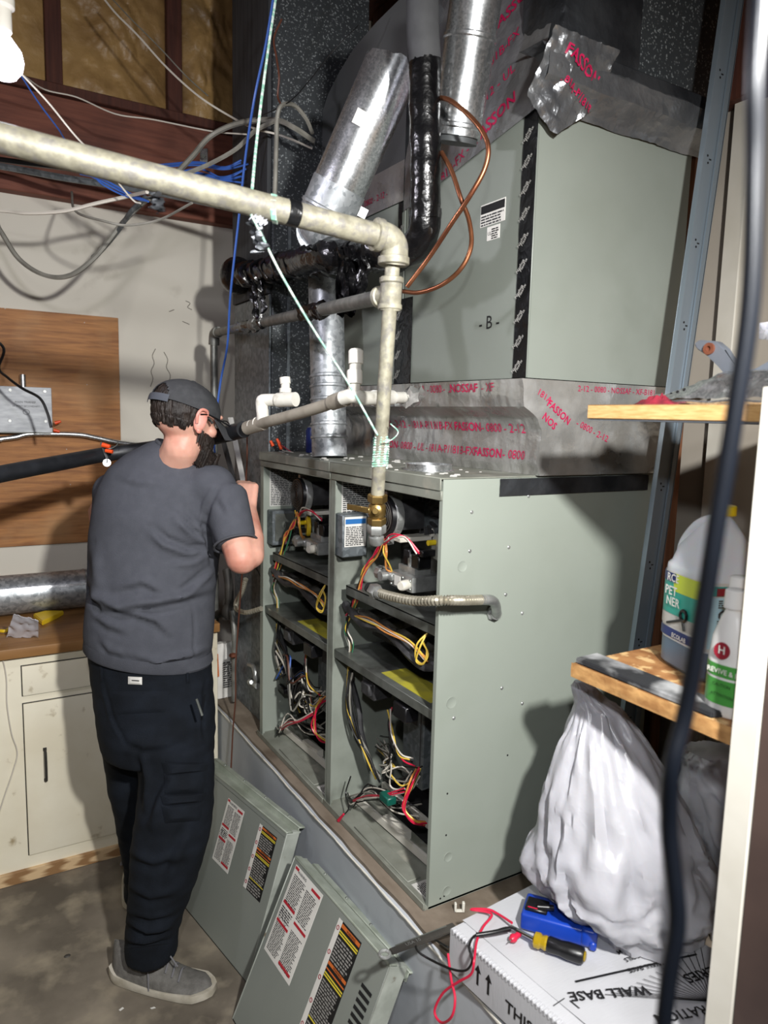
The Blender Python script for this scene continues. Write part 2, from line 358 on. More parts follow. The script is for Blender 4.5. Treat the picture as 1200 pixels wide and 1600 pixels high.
def hexnut(bm, p, axis, r, h, mi=0): lathe(bm, p, axis, [(r*.9, 0), (r, h*.12), (r, h*.88), (r*.9, h)], seg=6, mi=mi)
def evalmesh(bm, mods):
    me = bpy.data.meshes.new('tmp'); bmesh.ops.recalc_face_normals(bm, faces=bm.faces); bm.to_mesh(me); bm.free()
    ob = bpy.data.objects.new('tmp', me); col.objects.link(ob)
    for t, kw in mods:
        md = ob.modifiers.new(t, t)
        for k, x in kw.items(): setattr(md, k, x)
    dg = bpy.context.evaluated_depsgraph_get(); dg.update()
    m2 = bpy.data.meshes.new_from_object(ob.evaluated_get(dg)); out = NB(); out.from_mesh(m2)
    bpy.data.objects.remove(ob); bpy.data.meshes.remove(m2); bpy.data.meshes.remove(me); return out
def drape(bm, o, d, off=.0007):
    """press flat letters onto the wrinkled surface o, looking along d"""
    from mathutils.bvhtree import BVHTree
    b2 = NB(); b2.from_mesh(o.data); T_ = BVHTree.FromBMesh(b2); L = V(o['_o']); d = V(d).normalized()
    for v in bm.verts:
        h = T_.ray_cast(v.co-L-d*.3, d)
        if h[0]: v.co = h[0]+L-d*off
    b2.free()
def fuse(bm, voxel=.008, it=6, fac=.5):
    return evalmesh(bm, [('REMESH', dict(mode='VOXEL', voxel_size=voxel)), ('SMOOTH', dict(iterations=it, factor=fac))])
# ================================================================ the setting
P = 0.50; W = .539; H = 1.016; T = P+H; YW = 2.05; XR = .97; ZC = 3.55; X0 = -3.2; Y0 = -3.2
def struct(name, m, fn):
    o = one(name, m, None, fn); o['kind'] = 'structure'; return o
struct('floor', concrete, lambda b: box(b, (X0, Y0, -.1), (XR, YW, 0)))
wl = struct('wall_left', wallm, lambda b: box(b, (X0, YW, 0), (XR, YW+.1, ZC)))
struct('wall_back', wallr, lambda b: box(b, (XR, Y0, 0), (XR+.1, YW+.1, ZC)))
struct('wall_front', wallr, lambda b: box(b, (X0-.1, Y0, 0), (X0, YW+.1, ZC)))
struct('wall_right', wallr, lambda b: box(b, (X0-.1, Y0-.1, 0), (XR+.1, Y0, ZC)))
struct('ceiling', lumberv, lambda b: box(b, (X0, Y0, ZC), (XR+.1, YW+.1, ZC+.1)))
# header beam of two boards, studs and insulation above it
tb = struct('trim_1', lumber, lambda b: (box(b, (X0, YW-.05, 2.66), (.29, YW, 2.86), .004), box(b, (X0, YW-.062, 2.475), (.29, YW, 2.655), .004)))
struct('trim_2', lumberv, lambda b: box(b, (X0, YW-.07, 2.862), (.29, YW, 2.90), .003))
def stud_at(px0, px1, y):
    a = on(px0, y, 'y', YW-.04).x; c = on(px1, y, 'y', YW-.04).x
    return a, c
for a, c in ((stud_at(72, 98, 120)), (stud_at(262, 285, 160))):
    P_box('wall_stud', lumberv, wl, (a, YW-.045, 2.90), (c, YW, ZC), .003)
P_box('wall_stud', dkwood, wl, (.265, YW-.07, 2.4), (.33, YW, ZC), .003)
sx = [stud_at(72, 98, 120), stud_at(262, 285, 160)]
sp = [(sx[0][0]-.62, sx[0][0]+.004), (sx[0][1]-.004, sx[1][0]+.004), (sx[1][1]-.004, .27)]
for k, (a, c) in enumerate(sp):
    def batt(b, a=a, c=c, k=k):
        def f(u, v):
            x = a+(c-a)*u; z = 2.90+(ZC-2.90)*v
            e = math.sin(math.pi*u)**.5
            n1 = noise.noise(V((x*6+k*7, z*5, 1))); n2 = abs(noise.noise(V(((x+z*.5)*16, (z-x*.3)*7, k)))); n3 = abs(noise.noise(V(((x-z*.6)*34, (z+x*.4)*15, k))))
            return (x, YW-.004-.012*e-.018*n1*e-.026*n2*e-.012*n3*e, z)
        grid(b, f, 50, 44)
    one('insulation_batt', kraft, wl, batt)
# furnace platform
pf = thing('furnace_platform', 'low platform with weathered board top and painted front under both furnaces', 'platform', (-.04, 0, 0))
def ptop(b):
    n = 60; y0, y1 = -2.0, YW-.005
    pts = []
    for i in range(n+1):
        y = y0+(y1-y0)*i/n; pts.append((-.045+.006*noise.noise(V((y*9, 0, 0)))+.003*noise.noise(V((y*40, 2, 0))), y))
    A = [b.verts.new((x, y, P)) for x, y in pts]; B_ = [b.verts.new((XR-.002, y, P)) for x, y in pts]; C_ = [b.verts.new((x+.002, y, P-.02)) for x, y in pts]
    D_ = [b.verts.new((XR-.002, y, P-.02)) for x, y in pts]
    for i in range(n):
        b.faces.new((A[i], B_[i], B_[i+1], A[i+1])); b.faces.new((A[i], A[i+1], C_[i+1], C_[i])); b.faces.new((C_[i], C_[i+1], D_[i+1], D_[i]))
one('platform_top', platw, pf, ptop)
P_box('front_panel', platp, pf, (-.05, -2.0, .002), (-.035, YW-.005, P-.012), .002)
one('edge_strip', white, pf, lambda b: tube(b, [(-.052+.003*noise.noise(V((y*.3*9, 0, 5))), y*.1-2.0+.0, P-.014+.004*noise.noise(V((y*2.3, 0, 5)))) for y in range(0, 40)], .0028, 5, 6, jit=.9))

# ================================================================ furnaces
def px(x, y, X, dy=0):
    q = on(x, y, 'x', X); return V((q.x, q.y+dy, q.z))
def inner_label(par, y, x0, x1, z0, z1, seed, m=paperg, title=None):
    s = one('rating_label', m, par, lambda b: box(b, (x0, y-.001, z0), (x1, y, z1)))
    def f(b): printlines(b, (x0+.004, y-.0014, z0+.004), (1, 0, 0), (0, 0, 1), x1-x0-.008, z1-z0-.008, 22, seed=seed, off=.0002)
    one('label_text', inkg, s, f, kind='stuff')
def furnace(i):
    y0 = i*W; y1 = y0+W; dy = y0; g = .0015
    t = thing('furnace', ['sage green gas furnace nearest the shelves, doors off, with bare side panel in view', 'sage green gas furnace farther back beside the man, doors off, front open'][i], 'furnace', (.355, y0+W/2, P), 'open furnaces on the platform')
    R_ = random.Random(11+i)
    # casing
    def sidep(b, yy, s):
        box(b, (0, min(yy+s*.0022, yy+s*.012), P), (.012, max(yy+s*.0022, yy+s*.012), T-.008), 0)      # folded front edge
        box(b, (.000, min(yy, yy+s*.002), P), (.715, max(yy, yy+s*.002), T-.004), 0)
        if s < 0: box(b, (-.002, yy-.026, P+.004), (.0, yy, T-.03), 0)
    rp = one('side_panel', sage, t, lambda b: sidep(b, y0+g, 1))
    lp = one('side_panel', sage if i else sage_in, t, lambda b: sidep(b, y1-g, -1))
    P_box('back_panel', dark, t, (.70, y0+.01, P), (.713, y1-.01, T-.01))  # near-black colour holds the shade at the back of the casing
    tp = one('top_panel', saged, t, lambda b: (box(b, (-.006, y0+g, T-.003), (.715, y1-g, T), 0), box(b, (-.008, y0+g, T-.028), (-.004, y1-g, T), .0015)))
    P_box('front_rail', saged, t, (-.004, y0+.003, T-.05), (.02, y1-.003, T-.029), .002)
    bp = one('base_pan', saged, t, lambda b: (box(b, (-.012, y0+g, P+.001), (.70, y1-g, P+.006)), box(b, (-.014, y0+g, P+.001), (-.010, y1-g, P+.018), .001),
        box(b, (.005, y0+.10, P+.006), (.045, y1-.16, P+.010), .002), box(b, (.10, y0+.02, P+.006), (.13, y1-.02, P+.02), .004)))
    # upper divider inside & vestibule panel
    P_box('vestibule_panel', vestm, t, (.235, y0+.004, P+.50), (.24, y1-.004, T-.01))
    zd = P+.475
    dk = one('blower_deck', steel, t, lambda b: (box(b, (.014, y0+.004, zd-.004), (.69, y1-.004, zd)), box(b, (.010, y0+.004, zd-.022), (.014, y1-.004, zd+.002), .001)))
    one('deck_label', ylabel, dk, lambda b: box(b, (.035, y0+.07, zd), (.11, y0+.30, zd+.001)))
    P_box('floor_shade', dark, t, (.135, y0+.016, P+.0065), (.695, y1-.01, P+.012))  # dark sheet standing in for shade on the compartment floor
    P_box('blower_housing', dark, t, (.25, y0+.05, P+.04), (.66, y1-.05, zd-.03), .04, 4)  # housing in near-black that carries the compartment's shade
    # base label
    bl = P_box('warning_label', paperg, t, (.010, y0+.02, P+.0062), (.058, y0+.09, P+.0072))
    one('label_text', ink, bl, lambda b: printlines(b, (.014, y0+.024, P+.0074), (0, 1, 0), (1, 0, 0), .06, .036, 8, seed=4, off=-.0005), kind='stuff')
    # labels and box on the inner left wall
    inner_label(t, y1-.004, .03, .16, T-.19, T-.05, 5+i)
    c0 = y1-.005
    if i == 0:
        q0 = px(540, 868, .02, dy); zt = q0.z+.115; zb = q0.z-.005
        jb = one('junction_box', galvd, t, lambda b: box(b, (.006, c0-.055, zb), (.085, c0, zt), .003))
        lb = one('box_label', paper, jb, lambda b: box(b, (.012, c0-.0562, zb+.03), (.08, c0-.055, zt-.006)))
        one('label_header', blueink, lb, lambda b: box(b, (.014, c0-.0568, zt-.026), (.078, c0-.0562, zt-.012)))
        one('label_text', inkg, lb, lambda b: printlines(b, (.015, c0-.0566, zb+.034), (1, 0, 0), (0, 0, 1), .06, .055, 11, seed=9), kind='stuff')
    else:
        z = T-.20
        jb = one('junction_box', galvd, t, lambda b: box(b, (.02, c0-.05, z-.12), (.13, c0, z), .003))
        one('conduit_connector', steel, jb, lambda b: (lathe(b, (.07, c0-.05, z-.05), (0, -1, 0), [(.018, 0), (.018, .006), (.011, .007), (.011, .016)], 14)))
        one('outlet_cover', steel, jb, lambda b: box(b, (.03, c0-.053, z-.105), (.12, c0-.05, z-.01), .002))
    # inducer: grille fan, motor, blower wheel housing on vestibule
    c = px(598, 806, .03)+V((0, dy, 0)); ax = V((1, .06, 0))
    ind = one('inducer_housing', galvd, t, lambda b: (lathe(b, (c.x+.125, c.y-.01, c.z), (1, 0, 0), [(.03, 0), (.058, .01), (.066, .03), (.066, .07), (.05, .08)], 24),
        lathe(b, (.222, c.y-.01, c.z), (1, 0, 0), [(.085, 0), (.085, .01)], 28)))
    for k in range(14):
        a = 2*math.pi*k/14
        one('cooling_fin', blackd, ind, lambda b: obox(b, (c.x+.118, c.y-.01+.034*math.cos(a), c.z+.034*math.sin(a)), (.012, 0, 0), (0, .024*math.cos(a), .024*math.sin(a)), (0, -.004*math.sin(a), .004*math.cos(a))))
    one('motor', blackd, t, lambda b: (box(b, (c.x+.028, c.y-.030, c.z-.036), (c.x+.11, c.y+.030, c.z+.036), .005, 2)))
    one('motor_band', castal, t, lambda b: (lathe(b, (c.x+.010, c.y, c.z), (1, 0, 0), [(.052, 0), (.056, .004), (.056, .022), (.045, .028)], 26), box(b, (c.x+.008, c.y-.008, c.z+.05), (c.x+.026, c.y+.008, c.z+.064), .002), box(b, (c.x+.01, c.y-.012, c.z-.075), (c.x+.03, c.y+.0, c.z-.05), .002)))
    gr = one('fan_grille', blackp, t, lambda b: lathe(b, (c.x-.001, c.y, c.z), (1, 0, 0), [(.004, 0), (.05, .002), (.053, .012)], 26))
    for rr in (.012, .02, .028, .036, .044):
        one('grille_ring', blackmetal, gr, lambda b: tube(b, [(c.x-.002, c.y+rr*math.cos(2*math.pi*k/20), c.z+rr*math.sin(2*math.pi*k/20)) for k in range(21)], .0014, 4, sm=False))
    for k in range(10):
        a = 2*math.pi*k/10
        one('grille_slot', castal, gr, lambda b: obox(b, (c.x+.012, c.y+.0565*math.cos(a), c.z+.0565*math.sin(a)), (.012, 0, 0), (0, -.006*math.sin(a), .006*math.cos(a)), (0, .001*math.cos(a), .001*math.sin(a))))
    one('motor_bracket', white, t, lambda b: (box(b, (c.x+.03, c.y-.04, c.z-.066), (c.x+.14, c.y+.01, c.z-.054), .002), box(b, (c.x+.125, c.y-.04, c.z-.066), (c.x+.14, c.y-.03, c.z-.035), .002)))
    # pressure switch
    s = px(680, 855, .10)+V((0, dy, 0))
    if i: s = px(478, 822, .08)
    ps = one('pressure_switch', glass if i == 0 else yelb, t, lambda b: lathe(b, s, (1, -.3, 0), [(.03, 0), (.034, .004), (.034, .012), (.022, .016)], 22))
    one('switch_fitting', capyl, ps, lambda b: cyl(b, s+V((-.022, 0, .012)), s+V((0, 0, .012)), .007, seg=10))
    one('switch_terminal', blackp, ps, lambda b: box(b, s+V((-.04, -.004, -.022)), s+V((0, .012, -.006)), .002))
    # gas valve on a shelf
    v = px(636, 905, .075)+V((0, dy, 0))
    gv = one('gas_valve', castal, t, lambda b: (box(b, v+V((-.02, -.055, -.024)), v+V((.07, .055, .016)), .005, 2), box(b, v+V((-.0, -.035, .014)), v+V((.05, .045, .034)), .004, 2), box(b, v+V((-.03, .03, -.01)), v+V((.0, .065, .012)), .004),
        cyl(b, v+V((-.045, .06, 0)), v+V((.0, .06, 0)), .013, seg=12)))
    one('valve_coil', blackp, gv, lambda b: (box(b, v+V((.0, -.05, .034)), v+V((.04, -.015, .07)), .003), box(b, v+V((.005, -.0, .034)), v+V((.05, .03, .075)), .003)))
    one('regulator_cap', white, gv, lambda b: lathe(b, v+V((-.02, -.035, -.004)), (-1, -.35, 0), [(.012, 0), (.013, .004), (.013, .026), (.010, .03)], 14))
    one('valve_port', castal, gv, lambda b: lathe(b, v+V((.01, .0, .034)), (0, 0, 1), [(.008, 0), (.008, .02), (.004, .022), (.004, .03)], 10))
    one('valve_label', paper, gv, lambda b: box(b, v+V((-.0212, .0, -.018)), v+V((-.02, .028, .008))))
    for a_, b_ in ((-.045, -.015), (-.012, -.018), (-.045, .006), (.045, -.018), (-.01, .008)):
        one('valve_screw', steel, gv, lambda b: lathe(b, v+V((-.02, a_, b_)), (-1, 0, 0), [(.004, 0), (.003, .002)], 8))
    one('gas_inlet', castal, t, lambda b: (cyl(b, v+V((-.01, .05, 0)), v+V((-.02, .10, .0)), .015, seg=12), lathe(b, v+V((-.02, .085, 0)), (0, 1, 0), [(.019, 0), (.019, .02)], 8)))
    one('burner_shelf', steel, t, lambda b: (box(b, (.02, y0+.03, v.z-.062), (.235, y1-.06, v.z-.058)), obox(b, (.02, y0+.03, v.z-.085), (0, W-.09, 0), (.003, 0, 0), (0, 0, .026))))
    # burner manifold and burners
    mz = zd+.09
    mf = one('burner_manifold', blackmetal, t, lambda b: tube(b, [(.05, y1-.05, mz+.03), (.06, y0+.05, mz-.0)], .013, 10))
    for k in range(5):
        yy = y1-.09-k*.085; zz = mz+.025-k*.006
        one('burner', blackmetal, mf, lambda b: (cyl(b, (.06, yy, zz), (.12, yy, zz), .012, .02, 10), cyl(b, (.12, yy, zz), (.23, yy, zz), .022, seg=10), box(b, (.04, yy-.006, zz-.012), (.062, yy+.006, zz+.02), .002)))
    P_box('burner_box', blackmetal, t, (.13, y0+.02, zd+.03), (.235, y1-.02, zd+.14), .004)
    one('sheathed_harness', blackd, t, lambda b: tube(b, [(.03, y1-.04, mz+.05), (.02, y1-.16, mz+.025), (.025, y1-.28, mz+.035), (.03, y0+.12, mz-.005), (.05, y0+.06, mz+.0)], .012, 8, jit=.5))
    # control board cover, transformer
    b0 = px(631, 1090, .12)+V((0, dy, 0))
    cb = one('control_board_cover', galvd, t, lambda b: box(b, (.12, b0.y-.10, P+.16), (.16, b0.y, P+.44), .003))
    one('board_label', inkg, cb, lambda b: (box(b, (.1195, b0.y-.07, P+.33), (.12, b0.y-.03, P+.41)), box(b, (.1195, b0.y-.09, P+.20), (.12, b0.y-.085, P+.42))))
    tr = one('transformer', blackd, t, lambda b: (box(b, (.03, b0.y+.01, P+.385), (.09, b0.y+.075, P+.44), .004), box(b, (.02, b0.y+.02, P+.395), (.10, b0.y+.065, P+.43), .004)))
    one('terminal_block', castal, tr, lambda b: box(b, (.028, b0.y+.012, P+.44), (.085, b0.y+.07, P+.455), .003))
    P_box('door_switch', blackp, t, (.01, y0+.14, P+.40), (.05, y0+.2, P+.44), .003)
    if i:
        one('relay', blackp, t, lambda b: (box(b, (.05, y1-.13, P+.20), (.11, y1-.05, P+.28), .004), box(b, (.04, y1-.12, P+.18), (.10, y1-.06, P+.20), .003)))
    # wires (pixels of the near furnace, shifted for the far one)
    wid = [0]
    def wire(pts, m, r=.0022, j=.012):
        w3 = []
        for a in pts:
            q = px(a[0], a[1], a[2]); w3.append(V((a[2]+R_.uniform(-j, j)*.6, min(y1-.02, max(y0+.012, q.y+dy+R_.uniform(-j, j))), q.z+R_.uniform(-j, j))))
        one('wire', m, t, lambda b: tube(b, w3, r, 6, 5))
    fan = [(590, 862), (572, 890), (556, 930), (545, 965)]
    for m in (redp, orgw, grnw, ylwp, blkw, redp, orgw):
        wire([(600, 845, .03)]+[(a, b_, .03) for a, b_ in fan], m)
    for m in (orgw, ylwp, orgw):
        wire([(600, 845, .03), (604, 862, .02), (606, 885, .04), (612, 892, .06)], m, j=.008)
    for m in (redp, whtw, redp):
        wire([(600, 850, .03), (612, 838, .02), (632, 842, .03), (655, 862, .05)], m, j=.008)
    for m in (whtw, grnw, blkw, ylwp, whtw):
        wire([(545, 965, .03), (541, 985, .03), (548, 1005, .04), (544, 1040, .05)], m, j=.01)
    for m in (orgw, ylwp, whtw, orgw):
        wire([(545, 960, .02), (575, 968, .01), (605, 985, .015), (640, 1005, .01), (665, 1030, .02)], m, j=.006)
    for m in (ylwp, ylwp):
        wire([(668, 990, .03), (654, 1010, .01), (648, 1030, .01), (662, 1040, .015), (668, 1020, .02), (658, 1000, .03)], m, j=.005)
    for m in (blkw, whtw, ylwp, blkw, gryw, blkw, blkw):
        wire([(548, 1050, .05), (544, 1095, .04), (555, 1140, .05), (572, 1180, .07), (590, 1215, .09)], m, r=.003, j=.014)
    wire([(545, 1050, .06), (560, 1100, .07), (565, 1150, .08), (580, 1200, .10)], blackd, r=.009)
    for m in (ylwp, whtw, blkw, redp):
        wire([(612, 1110, .06), (610, 1140, .05), (622, 1180, .04), (645, 1192, .06)], m, j=.012)
    for k in range(9):
        m = (whtw, blkw, gryw, whtw, blkw, ylwp, blkw, whtw, gryw)[k]
        wire([(590, 1165+R_.uniform(-15, 15), .10), (610, 1185+R_.uniform(-20, 20), .05), (600, 1210+R_.uniform(-14, 14), .04), (625, 1222+R_.uniform(-14, 14), .06), (650, 1200+R_.uniform(-14, 20), .08)], m, j=.02)
    for m in (redp, ylwp, redp, orgw):
        wire([(655, 1202, .08), (640, 1225, .04), (632, 1262, .03), (645, 1285, .04), (665, 1290, .08)], m, r=.0026, j=.008)
    for m in (redp, redp, whtw, redp):
        wire([(553, 1250, .03), (575, 1244, .02), (600, 1246, .02), (632, 1235, .04)], m, j=.006)
    for k in range(7):
        m = (blkw, blkw, whtw, gryw, blkw, whtw, blkw)[k]
        wire([(538, 1240, .06), (552, 1255+R_.uniform(-12, 12), .03), (575, 1235+R_.uniform(-16, 16), .05), (610, 1252+R_.uniform(-12, 18), .05), (655, 1265+R_.uniform(-20, 20), .09)], m, j=.012)
    if i == 0:
        one('green_tape_wrap', greent, t, lambda b: (lambda q: box(b, q+V((-.014, -.022, -.011)), q+V((.014, .022, .011)), .003))(px(606, 1247, .02)))
        one('loose_thermostat_wire', blkw, t, lambda b: tube(b, [px(548, 1213, .04), px(540, 1240, .03), px(545, 1262, 0), px(536, 1275, -.01)], .002, 6))
        one('wire_nut', redp, t, lambda b: cyl(b, px(537, 1272, -.012), px(529, 1282, -.016), .003, .005, 8))
    else:
        for k in range(10):
            m = (blkw, gryw, blkw, whtw, blkw, bwnw, blkw, gryw, blkw, bluw)[k]
            wire([(545, 1080+8*k, .04), (570, 1120+R_.uniform(-20, 30), .03), (580, 1190+R_.uniform(-30, 30), .02), (610, 1170+R_.uniform(-40, 40), .04), (625, 1230+R_.uniform(-30, 10), .06)], m, r=.003, j=.02)
    # white cross rails on the floor of the blower compartment
    one('filter_rail', white, t, lambda b: (obox(b, (.066, y1-.05, P+.013), (.008, 0, 0), (0.018, -W+.10, 0), (0, 0, .022)), obox(b, (.075, y1-.20, P+.013), (.02, .0, 0), (.01, -.10, 0), (0, 0, .03)), obox(b, (.16, y1-.05, P+.03), (.012, 0, 0), (0, -W+.09, 0), (0, 0, .02))))
    if i == 0:
        for (x, y) in ((737, 800), (734, 861), (795, 772), (795, 855), (790, 929), (816, 958), (784, 1075), (709, 1122), (816, 1099), (826, 775)):
            q = on(x, y, 'y', g)
            one('panel_screw', castal, rp, lambda b: lathe(b, (q.x, g, q.z), (0, -1, 0), [(.0045, 0), (.0045, .001), (.003, .0025)], 8))
        for (x, y, r) in ((705, 1098, .014), (700, 1339, .012), (698, 1392, .012), (722, 885, .013)):
            q = on(x, y, 'y', g)
            one('knockout', sage, rp, lambda b: lathe(b, (q.x, g, q.z), (0, -1, 0), [(r, 0), (r*.97, .0009), (r*.9, .0004)], 20))
        for (x, y) in ((697, 1305), (699, 1240), (793, 1180), (694, 1400), (688, 1404)):
            q = on(x, y, 'y', g)
            one('screw_hole', ink, rp, lambda b: lathe(b, (q.x, g, q.z), (0, -1, 0), [(.0025, 0), (.0025, .0004)], 8))
        # round flue collar on the top panel
        q = px(670, 733, .1); c2 = (.10, q.y, T)
        one('flue_collar', galvb, tp, lambda b: (lathe(b, c2, (0, 0, 1), [(.064, 0), (.064, .002), (.058, .003), (.058, .016), (.054, .016), (.054, .003)], 30, cap=False),))
    return t
F0 = furnace(0); F1 = furnace(1)
def dust(b):
    R_ = random.Random(3)
    for k in range(70):
        x = R_.uniform(.01, .22); y = R_.uniform(.02, 1.05); r = R_.uniform(.003, .011)
        if (x-.1)**2+(y-.2)**2 < .005: continue
        ell(b, (x, y, T+r*.1), r, r*.8, r*.35, seg=6, rings=4)
o = one('insulation_debris', paperg, None, dust, kind='stuff'); tag(o, 'scattered grey dust and crumbs on top of the furnaces', 'debris')

sof = struct('trim_4', lumberv, lambda b: box(b, (.905, Y0+.002, 2.50), (XR-.001, YW-.07, ZC-.001), .003))
# ================================================================ coils, foil, ducts
def tapestrip(par, name, m, o_, u, v, wd, ht, txt=None, rows=1, size=.028, color=magenta, seed=1, nu=30, nv=6, amp=.002, shear=0, ang=0):
    """wrinkled adhesive tape laid on a flat surface, with its print"""
    u, v, o_ = V(u).normalized(), V(v).normalized(), V(o_); n = u.cross(v)
    def f(b):
        grid(b, lambda a, c: o_+u*(wd*a)+v*(ht*c)+n*(.0015+amp*abs(noise.noise((o_+u*(wd*a*1)+v*(ht*c))*28+V((seed, 0, 0))))*math.sin(math.pi*c)**.4), nu, nv)
    s = one(name, m, par, f)
    if txt:
        def g_(b):
            for r in range(rows):
                for (dx, st) in txt[r]:
                    bold = st.startswith('*'); st = st.lstrip('*')
                    cu = (u*math.cos(ang)+v*math.sin(ang)); cv = (v*math.cos(ang)-u*math.sin(ang))
                    text_bm(b, st, o_+u*dx+v*(ht*(rows-r-.72)/rows)+n*(amp+.0022), cu, cv, size, bold=bold)
        one('tape_print', color, s, g_)
    return s
XC = .22; ZB = T+.225; ZT = 2.35
def coil(i):
    y0 = i*W; y1 = y0+W-.004
    t = thing('coil_cabinet', ['sage green coil cabinet above the near furnace with handwritten letter B', 'sage green coil cabinet above the far furnace behind the pipes'][i], 'cabinet', (.45, y0+W/2, ZB), 'coil cabinets over the furnaces')
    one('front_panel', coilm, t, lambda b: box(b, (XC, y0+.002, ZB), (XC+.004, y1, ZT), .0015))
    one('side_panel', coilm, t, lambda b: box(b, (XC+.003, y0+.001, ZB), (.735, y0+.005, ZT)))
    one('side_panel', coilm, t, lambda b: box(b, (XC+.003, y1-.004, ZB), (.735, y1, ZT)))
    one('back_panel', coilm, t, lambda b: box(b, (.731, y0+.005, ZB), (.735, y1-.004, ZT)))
    return t
C0 = coil(0); C1 = coil(1)
# black printed tape along the near vertical corner and the other joints
def blackstrip(par, y, z0, z1, wd, X, seed, txt=True, lean=0):
    s = tapestrip(par, 'black_seam_tape', btapef, (X, y, z0), (0, -1, 0), (0, lean, 1), wd, z1-z0, nu=5, nv=40, amp=.0015, seed=seed)
    if txt:
        def f(b):
            R_ = random.Random(seed); z = z0+.01
            while z < z1-.06:
                for k, st in enumerate(('Nashua', 'FlexFix')):
                    a = .9; text_bm(b, st, (X-.0036, y-.003-k*.012, z+.002*k), (0, -math.cos(a), math.sin(a)), (0, math.sin(a), math.cos(a)), .0115)
                z += .056
        one('tape_print', paperg, s, f, kind='stuff')
blackstrip(C0, .046, ZB-.0, ZT-.02, .046, XC-.001, 3)
blackstrip(C0, W+.035, ZB, ZB+.24, .09, XC-.001, 5)
q = px(628, 330, XC); blackstrip(C1, q.y+.012, 2.09, 2.26, .02, XC-.0015, 6)
# rating labels and the hand-drawn B
q = px(752, 322, XC); ry = q.y; rz = q.z
rl = one('rating_label', paper, C0, lambda b: box(b, (XC-.001, ry-.092, rz-.052), (XC, ry, rz)))
one('label_header', ink, rl, lambda b: box(b, (XC-.0015, ry-.090, rz-.022), (XC-.001, ry-.002, rz-.003)))
one('label_text', inkg, rl, lambda b: printlines(b, (XC-.0012, ry-.004, rz-.050), (0, -1, 0), (0, 0, 1), .084, .026, 4, seed=2), kind='stuff')
rl2 = one('approval_label', paper, C0, lambda b: box(b, (XC-.001, ry-.075, rz-.088), (XC, ry-.028, rz-.056)))
one('label_text', ink, rl2, lambda b: (printlines(b, (XC-.0012, ry-.046, rz-.086), (0, -1, 0), (0, 0, 1), .026, .026, 5, seed=5), text_bm(b, 'UL', (XC-.001, ry-.031, rz-.076), (0, -1, 0), (0, 0, 1), .012)), kind='stuff')
q = px(750, 513, XC); letters('handwritten_letter', ink, C0, [('- B -', (XC-.0006, q.y+.004, q.z-.004), (0, -1, 0), (0, 0, 1), .045)])
# transition box between furnace tops and coils, wrapped in printed foil
F_ROW = [(0.01, '- 0800 - 2-12 -'), (.20, '181A-P/181B-FX -'), (.42, '*FASSON'), (.535, '- 0800 - 2-12'), (.67, ''), (.76, '- 0800 - 2-12'), (.92, '181A-P')]
tr = thing('foil_taped_transition', 'foil-taped transition duct with magenta print between furnace tops and coils', 'duct', (.45, W, T))
YT = 1.06
def trans(b):
    prof = [(.262, T+.0005), (.255, T+.03), (.262, T+.10), (.25, T+.135), (.205, T+.16), (.198, T+.222)]
    nY = 130
    def f(u, v):
        k = v*(len(prof)-1); i = min(int(k), len(prof)-2); fr = k-i; x = prof[i][0]*(1-fr)+prof[i+1][0]*fr; z = prof[i][1]*(1-fr)+prof[i+1][1]*fr
        y = YT-u*(YT-(.10-.106*min(1, v*1.25) if 0 else .0))
        y = YT+(-.012-YT)*u
        x += .006*noise.noise(V((y*9, z*30, 2)))+.0035*abs(noise.noise(V((y*50, z*50, 0))))+.003*noise.noise(V((y*70, z*9, 8)))
        return (x, y, z)
    grid(b, f, nY, 24)
    def s(u, v):
        k = v*(len(prof)-1); i = min(int(k), len(prof)-2); fr = k-i; x = prof[i][0]*(1-fr)+prof[i+1][0]*fr; z = prof[i][1]*(1-fr)+prof[i+1][1]*fr
        x += .006*noise.noise(V((-.012*9, z*30, 2)))+.0025*abs(noise.noise(V((-.012*50, z*50, 0))))
        X = x+(.735-x)*u
        return (X, -.012-.003*abs(noise.noise(V((X*40, z*40, 4))))*min(1, u*8)-.006*noise.noise(V((X*8, z*14, 4)))*min(1, u*5)*min(1, (1-v)*6)*(v > .02), z)
    grid(b, s, 44, 24)
    bmesh.ops.remove_doubles(b, verts=b.verts, dist=.0004)
tw = one('foil_wrap', foild, tr, trans)
def printrow(par, y0, x, z, rows, size, m=magenta):
    for dx, st in rows:
        if not st: continue
        bold = st.startswith('*'); st = st.lstrip('*')
        one('tape_print', m, par, lambda b: (text_bm(b, st, (x, y0-dx, z), (0, -1, 0), (0, 0, 1), size, bold=bold), drape(b, par, (1, 0, 0), .0016)))
printrow(tw, .74, .241, T+.098, F_ROW[:5]+[], .031)
printrow(tw, .72, .241, T+.035, [(0, '*FASSON'), (.115, '- 0800 - UL -'), (.28, '181A-P/181B-FX -'), (.49, '*FASSON'), (.605, '- 0800')], .031)
printrow(tw, .40, .184, T+.195, [(0, '2 - 0080 -'), (.13, '*.NOSSAF'), (.26, '- XF')], .029)
for st, x0, z, a, sz, bo in (('FASSON', .27, T+.165, -.55, .024, 1), ('- 0800 - 2-12', .37, T+.12, -.35, .022, 0), ('2-12 - 0080 - NOSSAF - XF-B181', .37, T+.20, 0, .020, 0), ('181A', .24, T+.19, -.5, .022, 0), ('NOS', .26, T+.135, -.6, .024, 1)):
    one('tape_print', magenta, tw, lambda b: (text_bm(b, st, (x0, -.0245, z), (math.cos(a), 0, math.sin(a)), (-math.sin(a), 0, math.cos(a)), sz, bold=bool(bo)), drape(b, tw, (0, 1, 0), .0016)))
